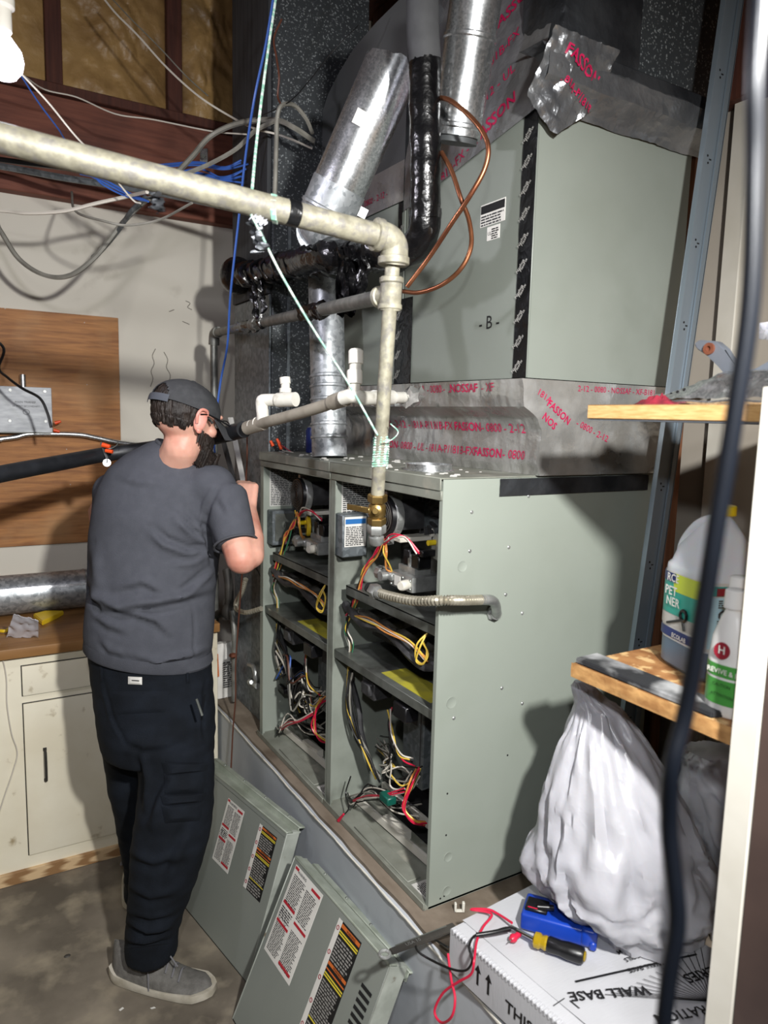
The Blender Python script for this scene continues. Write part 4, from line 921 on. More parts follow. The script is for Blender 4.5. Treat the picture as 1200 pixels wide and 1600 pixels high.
def sidetxt(b):
    text_bm(b, 'THIS SIDE UP', Bq(-.0008, .165, .03), e2, (0, 0, 1), .034, bold=True)
    for c in (.085, .115):
        o_ = Bq(-.0008, c, .028); quad(b, o_, o_+e2*.006, o_+e2*.006+V((0, 0, .03)), o_+V((0, 0, .03)))
        quad(b, o_+V((0, 0, .028))-e2*.006, o_+V((0, 0, .028))+e2*.012, o_+V((0, 0, .044))+e2*.003, o_+V((0, 0, .044))+e2*.0028)
one('side_print', ink, bx, sidetxt)
# ================================================================ multimeter, screwdriver, leads
zt = P+CZ+.006
ma = on(812, 1452, 'z', zt); mb = on(925, 1484, 'z', zt); mu = (mb-ma).normalized(); mv = V((-mu.y, mu.x, 0))
if mv.dot(CAM-ma) > 0: mv = -mv
mt = thing('multimeter', 'blue rubber-cased multimeter lying on the white carton', 'multimeter', tuple(ma))
ML = (mb-ma).length+.006
one('rubber_case', bluep, mt, lambda b: obox(b, ma, mu*ML, mv*.075, (0, 0, .036), .006, 3))
one('rubber_lip', bluep, mt, lambda b: obox(b, ma+mu*(ML-.03)-mv*.003+V((0, 0, .002)), mu*.032, mv*.08, (0, 0, .038), .008, 3))
one('test_jack_panel', blackp, mt, lambda b: obox(b, ma+mu*.006+mv*.012+V((0, 0, .036)), mu*.045, mv*.04, (0, 0, .008), .002))
one('probe_holder', blackp, mt, lambda b: (cyl(b, ma+mu*.03+mv*.02+V((0, 0, .046)), ma+mu*.062+mv*.03+V((0, 0, .046)), .006, seg=10)))
one('red_mark', redp, mt, lambda b: obox(b, ma+mu*.012+mv*.014+V((0, 0, .0443)), mu*.02, mv*.003, (0, 0, .0005)))
one('tilt_stand', bluep, mt, lambda b: obox(b, ma+mu*(ML-.012)-mv*.006+V((0, 0, -.0)), mu*.014, mv*.02, (0, 0, .018), .003))
so = on(912, 1494, 'z', zt+.017); sb = on(836, 1468, 'z', zt+.017); st = on(798, 1448, 'z', zt+.012)
sdv = thing('screwdriver', 'black and amber handled screwdriver on the carton in front of the multimeter', 'screwdriver', tuple(so-V((0, 0, .017))))
ds = (sb-so).normalized(); SL = (sb-so).length
one('grip', blackp, sdv, lambda b: lathe(b, so, ds, [(.008, -.002), (.014, .0), (.0165, .006), (.0165, .03), (.0145, .045), (.0155, SL*.70), (.013, SL*.74)], 14))
one('handle_core', amber, sdv, lambda b: lathe(b, so, ds, [(.013, SL*.74), (.0145, SL*.78), (.012, SL*.86), (.0155, SL*.90), (.015, SL*1.0), (.011, SL*1.03)], 14))
one('end_cap', amber, sdv, lambda b: lathe(b, so, ds, [(.006, -.005), (.010, -.003), (.010, 0)], 10))
one('shaft', chrome, sdv, lambda b: tube(b, [so+ds*SL*1.0, st], .004, 8, sm=False))
pr = thing('red_test_probe', 'short red test probe with metal tip on the carton edge', 'probe', tuple(on(795, 1472, 'z', zt)))
pa = on(812, 1459, 'z', zt+.007); pb = on(789, 1475, 'z', zt+.007); dp = (pb-pa).normalized()
one('probe_body', redp, pr, lambda b: lathe(b, pa, dp, [(.005, 0), (.006, .004), (.006, .016), (.0085, .018), (.0085, .022), (.005, .028)], 12))
one('probe_tip', steel, pr, lambda b: cyl(b, pa+dp*.028, pa+dp*.038+V((0, 0, -.002)), .0015, .0008, 6))
z2 = zt+.004
def onz(x, y, z=z2): return on(x, y, 'z', z)
rl_ = P_tube('red_test_lead', redp, None, [onz(795, 1440, zt+.012), onz(775, 1428), onz(750, 1418), onz(735, 1422), px(712, 1420, -.03)-V((0, 0, -.0)), ] if 0 else
    [onz(800, 1442, zt+.012), onz(778, 1428), onz(762, 1421), onz(736, 1421), onz(768, 1428, zt+.008), onz(755, 1448), onz(745, 1470), on(741, 1500, 'x', -.085), on(736, 1522, 'x', -.09), on(715, 1535, 'x', -.10), on(692, 1552, 'x', -.11), on(679, 1580, 'x', -.12), on(690, 1598, 'x', -.12), on(706, 1588, 'x', -.12), on(711, 1560, 'x', -.11), on(705, 1530, 'x', -.10), on(700, 1490, 'x', -.085)], .0026, 8, 7)
tag(rl_, 'red test lead looping off the edge of the carton', 'cable')
bl2 = P_tube('black_test_lead', blkw, None, [onz(840, 1470, zt+.005), onz(800, 1450, zt+.016), onz(770, 1456, zt+.012), onz(742, 1462, zt+.006), on(733, 1480, 'x', -.08), on(738, 1500, 'x', -.085), on(728, 1516, 'x', -.09), on(705, 1514, 'x', -.10), on(670, 1498, 'x', -.11), on(652, 1485, 'x', -.12), on(652, 1472, 'x', -.10), on(672, 1466, 'x', -.06), on(700, 1480, 'x', -.075)], .0024, 8, 7)
tag(bl2, 'black test lead curling past the wrench onto the carton', 'cable')
bp_ = P_tube('black_test_probe', blackp, None, [onz(797, 1451, zt+.014), onz(770, 1457, zt+.012), onz(744, 1461, zt+.008)], .0045, 10, 4); tag(bp_, 'black test probe handle lying left of the screwdriver', 'probe')
cl_ = thing('plastic_clip', 'small white plastic clip standing by the furnace corner', 'clip', tuple(on(718, 1427, 'z', P)))
cq = on(718, 1426, 'z', P+.001)
one('clip_base', white, cl_, lambda b: obox(b, cq-RT*.012, RT*.022, fw*.01, (0, 0, .004), .001))
one('clip_arm', white, cl_, lambda b: (obox(b, cq-RT*.012, RT*.005, fw*.01, (0, 0, .022), .001)))
one('clip_arm', white, cl_, lambda b: (obox(b, cq+RT*.006, RT*.006, fw*.01, (0, 0, .024), .001)))
# ================================================================ plastic bags
def bag(name, lab, rings, zbot, seed, grp):
    """rings: (y_pixel, x_left, x_right, depth)"""
    def f(b):
        R_ = []; n = 96; prev = None
        rr = []
        for i in range(len(rings)-1):
            for k in range(9):
                t = k/9; rr.append([rings[i][j]*(1-t)+rings[i+1][j]*t for j in range(4)])
        rr.append(list(rings[-1]))
        fh = V((fw.x, fw.y, 0)).normalized()
        for i, (y, xl, xr, d) in enumerate(rr):
            c = at((xl+xr)/2, y, d); hw = (xr-xl)/2*d/FPX; ring = []
            tt = i/len(rr)
            for k in range(n):
                a = 2*math.pi*k/n; ca_, sa = math.cos(a), math.sin(a)
                q = V((ca_*1.7+seed, sa*1.7, tt*2.6)); fold = noise.noise(q)*.16+noise.noise(q*2.3)*.07
                sw = a*3+tt*2.0*math.sin(a+seed)+noise.noise(q*1.3)*3
                fold += (abs(math.sin(sw*2.1+noise.noise(q*2)*4))**.6-.6)*.07*(1-.75*tt)
                q2 = V((ca_*3.1+seed, sa*3.1, tt*7.0)); fold += (.35-abs(noise.noise(q2)+.5*noise.noise(q2*2.1)))*.13*min(1, tt*2.5)
                dep = min(hw*.78, .15)
                p = c+RT*(hw*ca_*(.93+fold))+fh*(dep*sa*(.9+fold*1.4))+V((0, 0, .012*noise.noise(q*3)*min(1, tt*3)))
                ring.append(p)
            R_.append(ring)
        zz = min(p.z for p in R_[-1]); 
        for r in R_:
            for p in r: p.z = max(p.z, zbot)
        for p in R_[-1]: p.z = zbot
        loftr(b, R_)
    o = one(name, bagm, None, f, ang=60); return tag(o, lab, 'bag', grp)
ZB_ = P+CZ+.0045
bag2 = bag('plastic_bag', 'second white plastic bag slumped behind the knotted one, by the post', [(1172, 1070, 1160, 1.64), (1185, 1060, 1180, 1.64), (1230, 1060, 1230, 1.64), (1300, 1075, 1270, 1.64), (1380, 1085, 1270, 1.64), (1410, 1100, 1250, 1.64)], P+.004, 9, 'white plastic bags')
bag1 = bag('plastic_bag', 'large knotted white plastic bag standing on the white carton', [(1064, 896, 914, 1.52), (1074, 890, 932, 1.52), (1092, 896, 948, 1.52), (1108, 896, 975, 1.52), (1160, 873, 1015, 1.52), (1240, 846, 1070, 1.52), (1310, 832, 1105, 1.52), (1355, 822, 1122, 1.52), (1385, 832, 1125, 1.52), (1410, 862, 1120, 1.52), (1432, 900, 1105, 1.52)], ZB_, 3, 'white plastic bags')
one('dark_slot', dark, bag1, lambda b: tube(b, [at(963, 1110, 1.36), at(972, 1120, 1.35), at(985, 1134, 1.345)], .003, 6)) if 0 else None
# ================================================================ shelf unit
sh = thing('upper_shelf', 'upper pale plywood shelf board at eye level by the coil cabinet', 'shelf', (.5, -1.0, 1.655))
SX = .11; SY = -.298
one('shelf_board', edgeply, sh, lambda b: box(b, (SX, -1.9, 1.650), (XR-.03, SY+.002, 1.676), .0015))
one('painted_underside', slate if 0 else mat('grey_paint', '5a6068', rough=.6), sh, lambda b: box(b, (SX+.003, -1.9, 1.6475), (XR-.03, SY, 1.650)))
lo2 = thing('lower_shelf', 'lower chipboard shelf carrying the cleaner jug and bottles', 'shelf', (.5, -1.0, 1.15))
one('shelf_board', osb, lo2, lambda b: box(b, (SX+.002, -1.9, 1.15), (XR-.03, SY, 1.1775), .001))
def roughedge(b):
    def f(u, v):
        y = SY+.001-(1.6)*u; z = 1.1495+.0285*v
        return (SX-.002-.003*abs(noise.noise(V((y*60, z*90, 0))))*math.sin(math.pi*v), y, z)
    grid(b, f, 120, 5)
one('shelf_edge', osbe, lo2, roughedge)
slb = one('slab', slate, None, lambda b: prism(b, [V((SX+.001, SY-.006, 1.179)), V((SX+.001, -.60, 1.179)), V((SX+.055, -.62, 1.179)), V((SX+.062, SY-.004, 1.179))], (0, 0, .011), bev=.002)); tag(slb, 'thin dusty black slab lying along the front of the lower shelf', 'slab')
pt = thing('shelf_post', 'white painted wooden post in the foreground right carrying the shelves', 'post', (.07, -.67, 0))
one('painted_face', white, pt, lambda b: box(b, (SX-.032, -.698, .002), (SX-.001, -.655, 3.0 if 0 else 1.70), .002))
one('dark_side', brownp, pt, lambda b: box(b, (SX-.030, -.80, .002), (SX-.002, -.699, 1.70), .002))  # darker brown board along the near side of the post
# metal stud
sa_, sb2 = on(1127, 0, 'y', -.10), on(985, 1000, 'y', -.10)
dst = (sa_-sb2).normalized(); tl_ = sb2+dst*((P-sb2.z)/dst.z)+V((0, 0, .002)); th_ = sb2+dst*((ZC-.02-sb2.z)/dst.z)
ms = thing('metal_stud', 'perforated galvanised metal stud standing between furnace and shelves', 'stud', tuple(tl_))
one('stud_web', studm, ms, lambda b: obox(b, tl_, (.082, 0, 0), (0, .002, 0), th_-tl_, .0005))
one('stud_flange', studm, ms, lambda b: (obox(b, tl_, (.002, 0, 0), (0, -.012, 0), th_-tl_), obox(b, tl_+V((.078, 0, 0)), (.002, 0, 0), (0, .03, 0), th_-tl_)))
one('stud_flange', studm, ms, lambda b: obox(b, tl_+V((.055, -.002, 0)), (.004, 0, 0), (0, -.004, 0), th_-tl_))
for k in range(26):
    z = .12+k*.098; c = tl_+dst*z
    one('punched_hole', ink, ms, lambda b: (lathe(b, c+V((.030, -.0006, 0)), (0, -1, 0), [(.0028, 0), (.0028, .0003)], 8), lathe(b, c+V((.033, -.0006, -.016)), (0, -1, 0), [(.0028, 0), (.0028, .0003)], 8), obox(b, c+V((.036, -.0009, -.009)), (.008, 0, 0), (0, .0003, 0), (0, 0, .003))) if k % 2 else obox(b, c+V((.003, -.0009, 0)), (.005, 0, 0), (0, .0003, 0), (0, 0, .010)))
wp = P_box('wood_post', mat('brown_post', '7a5036', '6a432c', rough=.7, ns=5, stretch=(14, 14, 1)), None, (.76, .01, P+.001), (.80, .09, 2.36), .003); tag(wp, 'brown wooden post between coil cabinet and back wall', 'post')
tr3 = P_box('trim_3', white, None, (.935, -.02, P+.001), (XR-.001, .035, 2.55), .003); tr3['kind'] = 'structure'
# foreground cable
fc = P_tube('hanging_cable', navyc, None, [at(1192, -60, .40), at(1181, 120, .41), at(1180, 260, .42), at(1173, 470, .43), at(1148, 650, .44), at(1120, 820, .45), at(1098, 960, .46), at(1072, 1110, .47), at(1050, 1200, .47), at(1046, 1290, .48), at(1056, 1390, .48), at(1058, 1450, .48), at(1044, 1540, .48), at(1032, 1660, .48)], .0057, 14, 10)
tag(fc, 'thick dark cable hanging in the foreground in front of the shelves', 'cable')
# ================================================================ things on the shelves
jc = V((.315, -.445, 1.179)); ju = V((-.3, -.95, 0)).normalized()   # label faces toward the aisle
jg = thing('cleaner_jug', 'milky gallon jug with yellow cap, teal and lime label, on the lower shelf', 'jug', tuple(jc))
hx, hy = .067, .078
aj = math.radians(-20)
def jr(z, sx_, sy, n=32, p_=4.0, ox=0, oy=0):
    out = []
    for k in range(n):
        t = 2*math.pi*k/n; c_, s_ = math.cos(t), math.sin(t); e = 2/p_
        x = sx_*abs(c_)**e*(1 if c_ > 0 else -1)+ox; y = sy*abs(s_)**e*(1 if s_ > 0 else -1)+oy
        out.append(V((jc.x+x*math.cos(aj)-y*math.sin(aj), jc.y+x*math.sin(aj)+y*math.cos(aj), jc.z+z)))
    return out
one('jug_body', jugm, jg, lambda b: loftr(b, [jr(.055, hx, hy), jr(.19, hx, hy), jr(.198, hx*.99, hy*.99), jr(.205, hx*.93, hy*.93, p_=3.5), jr(.235, hx*.80, hy*.78, p_=3, oy=.004), jr(.262, hx*.58, hy*.60, p_=2.6, oy=-.004), jr(.285, hx*.36, hy*.36, p_=2.2, oy=-.008), jr(.296, hx*.24, hx*.24, p_=2, oy=-.010), jr(.306, hx*.24, hx*.24, p_=2, oy=-.010)]))
one('liquid_base', jugb, jg, lambda b: loftr(b, [jr(0, hx*.9, hy*.93), jr(.008, hx, hy), jr(.0545, hx, hy)]))
one('jug_handle', jugm, jg, lambda b: tube(b, [V((jc.x+.0, jc.y+.070, jc.z+.20)), V((jc.x, jc.y+.066, jc.z+.235)), V((jc.x, jc.y+.040, jc.z+.272)), V((jc.x, jc.y+.008, jc.z+.288))], .013, 12, 6))
one('screw_cap', capyl, jg, lambda b: lathe(b, V((jc.x, jc.y-.010, jc.z+.300)), (0, 0, 1), [(.021, 0), (.021, .016), (.019, .018)], 22))
def ringpart(z0, z1, k, t0, t1, p_=4.0, e=.0012, n=64):
    def f(b):
        A, B_ = [], []
        for i in range(n):
            a = t0+(t1-t0)*i/(n-1)
            c_, s_ = math.cos(a), math.sin(a); ee = 2/p_
            x = (hx+e)*abs(c_)**ee*(1 if c_ > 0 else -1); y = (hy+e)*abs(s_)**ee*(1 if s_ > 0 else -1)
            q_ = V((jc.x+x*math.cos(aj)-y*math.sin(aj), jc.y+x*math.sin(aj)+y*math.cos(aj), 0)); A.append(b.verts.new(q_+V((0, 0, jc.z+z0)))); B_.append(b.verts.new(q_+V((0, 0, jc.z+z1))))
        for i in range(n-1): b.faces.new((A[i], A[i+1], B_[i+1], B_[i]))
    return f
PI = math.pi
jl = one('jug_label', paper, jg, ringpart(.058, .186, 0, PI*.62, PI*2.0))
one('label_panel', teal, jl, ringpart(.105, .182, 0, PI*.64, PI*1.21, e=.002))
one('label_panel', lime, jl, ringpart(.150, .184, 0, PI*.98, PI*1.21, e=.0024))
one('label_panel', ltblue, jl, ringpart(.064, .16, 0, PI*1.29, PI*1.76, e=.002))
one('label_panel', teal, jl, ringpart(.162, .180, 0, PI*1.29, PI*1.92, e=.0022))
one('label_panel', dkblue, jl, ringpart(.060, .078, 0, PI*.64, PI*1.21, e=.0024))
one('label_panel', dkblue, jl, ringpart(.166, .1835, 0, PI*.64, PI*.99, e=.0026))
one('label_panel', paperg, jl, ringpart(.082, .104, 0, PI*.66, PI*1.2, e=.0022))
RJ = Matrix.Rotation(aj, 3, 'Z'); JL = lambda x, y, z: jc+RJ @ V((x, y, z))
jx, jy = RJ @ V((1, 0, 0)), RJ @ V((0, 1, 0)); xf = -hx-.0042; yf = -hy-.0036
letters('label_text', paper, jl, [('RCE', JL(xf, .040, .168), -jy, (0, 0, 1), .021, dict(bold=True)), ('PET', JL(xf, .044, .142), -jy, (0, 0, 1), .024, dict(bold=True)), ('NER', JL(xf, .038, .122), -jy, (0, 0, 1), .023, dict(bold=True)), ('ECOLAB', JL(xf, .012, .063), -jy, (0, 0, 1), .012, dict(bold=True))])
one('label_wheel', blackp, jl, lambda b: (tube(b, [JL(xf, -.02+.010*math.cos(k*.7), .112+.010*math.sin(k*.7)) for k in range(10)], .003, 6, sm=False), tube(b, [JL(xf, -.018, .104), JL(xf, -.026, .084)], .0025, 5), tube(b, [JL(xf, -.02, .104), JL(xf, .03, .086)], .0025, 5)))
one('label_print', inkg, jl, lambda b: (printlines(b, JL(-.045, yf, .066), jx, (0, 0, 1), .075, .055, 14, seed=8, off=0), printlines(b, JL(-.045, yf, .142), jx, (0, 0, 1), .09, .016, 4, seed=3, off=0), tube(b, [JL(-.034+.008*math.cos(k*.7), yf, .128+.008*math.sin(k*.7)) for k in range(10)], .002, 5, sm=False)), kind='stuff')
for x_ in (-.05, .012): one('label_photo', maroon, jl, lambda b: obox(b, JL(x_, yf, .164), jx*.034, -jy*.0003, (0, 0, .014)))
def bottle(c, r, h, lab, kind):
    c = V(c); t = thing('cleaner_bottle', lab, 'bottle', tuple(c), 'bottles on the lower shelf')
    sq = lambda z, a, b_: [c+V((a*math.cos(2*PI*k/24), b_*math.sin(2*PI*k/24), z)) for k in range(24)]
    one('bottle_body', botw, t, lambda b: loftr(b, [sq(0, r*.55, r*.9), sq(.006, r*.66, r), sq(h*.45, r*.66, r), sq(h*.62, r*.60, r*.88), sq(h*.78, r*.42, r*.55), sq(h*.84, .013, .013), sq(h*.86, .013, .013)]))
    one('bottle_cap', botw, t, lambda b: lathe(b, c+V((0, 0, h*.86)), (0, 0, 1), [(.017, 0), (.016, h*.14), (.013, h*.14+.002)], 18))
    if kind:
        gl = one('bottle_label', greenl, t, lambda b: [loftr(b, [sq(z0, r*.665+.0006, r+.0006), sq(z1, r*.665+.0006, r+.0006)], cap=False) for z0, z1 in ((h*.10, h*.30), (h*.32, h*.42))])
        letters('label_text', paper, gl, [('REVIVE & RENEW', (c.x-r*.665-.0016, c.y+r*.62, c.z+h*.35), (0, -1, 0), (0, 0, 1), .0115, dict(bold=True)), ])
        letters('small_text', ink, gl, [('CAUTION', (c.x-r*.665-.0016, c.y+r*.3, c.z+h*.25), (0, -1, 0), (0, 0, 1), .007), ('ATTENTION', (c.x-r*.665-.0016, c.y+r*.34, c.z+h*.17), (0, -1, 0), (0, 0, 1), .007)])
        one('round_logo', maroon, t, lambda b: lathe(b, c+V((-r*.64, 0, h*.53)), (-1, 0, .12), [(.0135, 0), (.0135, .0022)], 22))
        letters('logo_letter', paper, t, [('H', (c.x-r*.64-.0032, c.y+.0055, c.z+h*.51), (0, -1, 0), (0, 0, 1), .018, dict(bold=True))])
    else:
        bl_2 = one('bottle_label', paper, t, lambda b: loftr(b, [sq(h*.08, r*.665+.0006, r+.0006), sq(h*.48, r*.665+.0006, r+.0006)], cap=False))
        one('label_print', inkg, bl_2, lambda b: printlines(b, c+V((-r*.665-.0012, r*.5, h*.12)), (0, -1, 0), (0, 0, 1), r*.9, h*.33, 12, seed=7, off=0), kind='stuff')
        one('label_band', dkblue, bl_2, lambda b: loftr(b, [sq(h*.06, r*.665+.001, r+.001), sq(h*.16, r*.665+.001, r+.001)], cap=False))
bottle((.150, -.598, 1.179), .036, .205, 'glossy white bottle with green label at the front, by the post', 1)
bottle((.205, -.568, 1.179), .030, .215, 'narrow white bottle with plain label between green-label bottle and jug', 0)
# upper shelf: tool and tray
ty = -.42
tray = thing('metal_tray', 'crumpled galvanised metal bracket plate lying on the upper shelf', 'bracket', (.33, -.5, 1.677))
def trayf(b):
    def f(u, v):
        y = -.325-.30*u; h = .012+.050*min(1, u*2.2+.1)*math.sin(min(1, v*1.25)*PI*.5)-.030*max(0, v-.75)*3
        return V((.245+.045*min(1, v*1.3)+.10*max(0, v-.6)+.006*noise.noise(V((u*14, v*4, 0))), y, 1.679+h+.004*noise.noise(V((u*16, v*9, 2)))))
    grid(b, f, 34, 16)
one('bent_plate', galvb, tray, trayf)
one('plate_lip', galvb, tray, lambda b: tube(b, [V((.25, -.35-.05*k, 1.683+.003*(k % 2))) for k in range(7)], .004, 6))
one('plate_tab', steel, tray, lambda b: obox(b, V((.27, -.315, 1.679)), (.02, -.004, .0), (.0, -.03, .0), (0, .004, .022), .002))
for k in range(3): one('plate_hole', ink, tray, lambda b: lathe(b, V((.262, -.36-.014*k, 1.700+.004*k)), (-1, 0, .4), [(.003, 0), (.003, .001)], 10))
tl2 = thing('clamp_arm', 'grey metal lever arm with pivot hole resting on the bracket plate', 'clamp', (.33, -.42, 1.72))
X_ = .31
one('lever_arm', mat('grey_lever', '6c727c', '7c828c', rough=.45, metal=.3), tl2, lambda b: prism(b, [on(*q, 'x', X_) for q in ((1084, 537), (1092, 531), (1118, 533), (1132, 545), (1150, 578), (1158, 583), (1180, 578), (1205, 560), (1205, 580), (1160, 598), (1140, 596), (1122, 570), (1105, 556), (1088, 545))], (.02, 0, 0), bev=.002))
one('pivot_bush', rustm, tl2, lambda b: lathe(b, on(1109, 545, 'x', X_), (-1, 0, 0), [(.011, 0), (.011, .005), (.005, .005), (.005, .001)], 16))
o = one('steel_offcut', galvb, None, lambda b: prism(b, [on(*q, 'x', .36) for q in ((1187, 505), (1215, 500), (1215, 532), (1186, 530))], (.004, 0, 0))); tag(o, 'bright square metal offcut at the far right above the upper shelf', 'offcut')
rg_ = one('red_rag', mat('red_cloth', '8c1c30', '5c1020', rough=.9, ns=30), None, lambda b: grid(b, lambda u, v: (.20+.06*v, -.31-.09*u, 1.6775+.016*math.sin(PI*v)*math.sin(PI*u)*(1+noise.noise(V((u*8, v*8, 0))))), 18, 10)); tag(rg_, 'crumpled dark red cloth at the end of the upper shelf', 'cloth')
# ================================================================ left side: plywood, boxes, cabinet
YP = YW-.014
pb_ = one('plywood_board', ply, None, lambda b: box(b, (-1.6, YP, 1.075), (on(187, 600, 'y', YP).x, YW-.001, on(187, 497, 'y', YP).z), .0015)); tag(pb_, 'brown wood-grain plywood board mounted on the cream wall', 'board')
for q in ((132, 504), (136, 601), (8, 482), (186, 612), (104, 702), (63, 740), (110, 757)):
    c = on(*q, 'y', YP); one('nail_head', paperg, pb_, lambda b: lathe(b, c, (0, -1, 0), [(.002, 0), (.002, .0006)], 6))
ja, jb_ = on(80, 606, 'y', YP-.05), on(79, 676, 'y', YP-.05)
bxs = thing('transformer_box', 'silver metal junction box with faded stamp on the plywood', 'electrical box', (ja.x-.1, YP-.025, jb_.z))
one('box_case', steel, bxs, lambda b: box(b, (ja.x-.26, YP-.05, jb_.z-.004), (ja.x-.004, YP-.001, ja.z-.004), .002))
cv = one('cover_plate', mat('plain_zinc', '8d9094', 'a8abae', rough=.5, metal=.35, ns=20, stretch=(1, 1, 4), ramp=(.3, .7)), bxs, lambda b: box(b, (ja.x-.262, YP-.054, jb_.z), (ja.x, YP-.050, ja.z), .001))
for x, z in ((-.025, -.015), (-.15, -.015), (-.025, -.135), (-.155, -.135)):
    one('cover_screw', castal, cv, lambda b: lathe(b, (ja.x+x, YP-.054, ja.z+z), (0, -1, 0), [(.007, 0), (.006, .003)], 10))
letters('stamped_print', ink, cv, [('MAIN TRANSF', (ja.x-.135, YP-.0545, ja.z-.065), (1, 0, 0), (0, 0, 1), .012), ('24 VOLT SECONDARY', (ja.x-.145, YP-.0545, ja.z-.080), (1, 0, 0), (0, 0, 1), .010)])
one('round_stamp', castal, cv, lambda b: tube(b, [(ja.x-.095+.012*math.cos(k*.6), YP-.0545, ja.z-.10+.010*math.sin(k*.6)) for k in range(12)], .001, 4, sm=False))
cq2 = on(36, 603, 'y', YP-.03)
one('conduit_nipple', galvb, bxs, lambda b: cyl(b, cq2+V((0, 0, -.01)), cq2+V((0, 0, .045)), .012, seg=14))
o = P_tube('black_wire', blkw, None, [on(-20, 470, 'y', YP-.006), at(-15, 520, 2.62), at(6, 545, 2.62), at(-2, 575, 2.64), at(12, 590, 2.62), at(35, 607, 2.60), at(62, 622, 2.60), at(74, 645, 2.60), at(80, 668, 2.60)], .005, 8); tag(o, 'black wire crossing the face of the silver box on the plywood', 'cable')
for k, q in enumerate(((86, 661), (84, 672))):
    c = on(*q, 'y', YP-.06); o = one('wire_nut', wirenut, None, lambda b: cyl(b, c, c+V((.022, -.005, .008-.014*k)), .008, .005, 10)); tag(o, ('upper' if k == 0 else 'lower')+' orange wire nut at the corner of the silver box', 'wire nut', 'orange wire nuts by the silver box')
o = P_tube('metal_conduit', galvb, None, [on(-420, 700, 'y', YP-.03), on(-30, 688, 'y', YP-.03), on(0, 686, 'y', YP-.03), on(25, 683, 'y', YP-.03), on(50, 678, 'y', YP-.03), on(120, 679, 'y', YP-.03), on(150, 684, 'y', YP-.03), on(195, 693, 'y', YP-.03), on(270, 700, 'y', YW-.04)], .0105, 12, 6); tag(o, 'thin bent metal conduit running below the silver box', 'conduit')
o = P_tube('insulated_pipe', foamb, None, [at(-420, 850, 1.5), at(-60, 755, 1.85), at(0, 741, 1.95), at(100, 722, 2.15), at(165, 710, 2.3), at(240, 700, 2.33), at(300, 690, 2.25), at(350, 679, 2.12), at(381, 671, 2.03)], .0235, 16, 6); tag(o, 'black foam insulated pipe passing behind the man to the plastic drain', 'pipe')
hg = thing('pipe_hanger', 'small metal pipe hanger with orange wire nuts over the black pipe', 'hanger', tuple(at(166, 712, 2.28)))
one('hanger_strap', galvb, hg, lambda b: (tube(b, [at(158, 692, 2.27), at(163, 706, 2.265), at(167, 716, 2.26), at(167, 724, 2.26)], .004, 6), lathe(b, at(167, 723, 2.26), CAM-at(167, 723, 2.26), [(.012, 0), (.012, .003), (.004, .003)], 12)))
one('orange_connector', wirenut, hg, lambda b: cyl(b, at(160, 695, 2.25), at(172, 698, 2.25), .008, .006, 10))
one('orange_connector', wirenut, hg, lambda b: cyl(b, at(165, 704, 2.25), at(176, 706, 2.25), .006, .006, 10))
one('strap_wire', steel, hg, lambda b: tube(b, [at(158, 691, 2.27), at(170, 701, 2.25), at(182, 696, 2.27), at(185, 690, 2.3)], .002, 5))
# base cabinet
CY = 1.37; CE = -.062
cab = thing('base_cabinet', 'worn cream painted base cabinet with drawer and tall door, behind the man', 'cabinet', (-.6, 1.7, 0))
one('carcass', cabp, cab, lambda b: box(b, (-2.2, CY, .04), (CE, YW-.004, .814), .002))
one('plinth', plinth, cab, lambda b: box(b, (-2.2, CY-.012, .001), (CE, CY+.02, .046), .002))
dl = on(36, 1100, 'y', CY).x
def panel(nm, x0, x1, z0, z1, par):
    o = one(nm, cabp, par, lambda b: box(b, (x0, CY-.010, z0), (x1, CY-.001, z1), .0025, 2))
    one('shadow_gap', ink, o, lambda b: [box(b, *q) for q in (((x0-.003, CY-.0018, z0-.003), (x1+.003, CY-.0006, z0)), ((x0-.003, CY-.0018, z1), (x1+.003, CY-.0006, z1+.003)), ((x0-.003, CY-.0018, z0), (x0, CY-.0006, z1)), ((x1, CY-.0018, z0), (x1+.003, CY-.0006, z1)))])
    return o
panel('drawer', dl, dl+.50, .675, .778, cab)
dd_ = panel('cabinet_door', dl, dl+.50, .095, .645, cab)
hq = on(71, 1195, 'y', CY-.012)
one('door_handle', blackmetal, dd_, lambda b: (tube(b, [hq+V((0, .002, -.055)), hq+V((0, -.016, -.048)), hq+V((0, -.02, 0)), hq+V((0, -.016, .048)), hq+V((0, .002, .055))], .0045, 8, 5), box(b, hq+V((-.006, -.0, -.062)), hq+V((.006, .003, -.05)), .001), box(b, hq+V((-.006, -.0, .05)), hq+V((.006, .003, .062)), .001)))
panel('drawer', dl-.62, dl-.095, .675, .778, cab); panel('cabinet_door', dl-.62, dl-.095, .095, .645, cab)
ct = one('countertop', counter, None, lambda b: box(b, (-2.2, CY-.03, .816), (CE, YW-.004, .850), .003, 2)); tag(ct, 'brown wood-grain laminate worktop on the cream base cabinet', 'countertop')
bs_ = P_box('backsplash_strip', counter, ct, (-2.2, YW-.024, .8505), (CE, YW-.004, .945), .002)
dz = .850+.0805
rd = thing('round_duct', 'loose round galvanised duct pipe lying on the worktop', 'duct', (-1.1, 1.80, .851))
one('duct_body', galv, rd, lambda b: lathe(b, (-2.1, 1.79, dz), (1, 0, 0), [(.076, 0), (.076, .5), (.079, .503), (.076, .506), (.076, 1.60), (.0765, 1.62), (.079, 1.623), (.076, 1.63), (.076, 1.66)], 32))
one('duct_seam', galvb, rd, lambda b: obox(b, (-2.1, 1.79-.070, dz+.028), (1.66, 0, 0), (0, .003, .009), (0, -.003, .001)))
pz = .8515
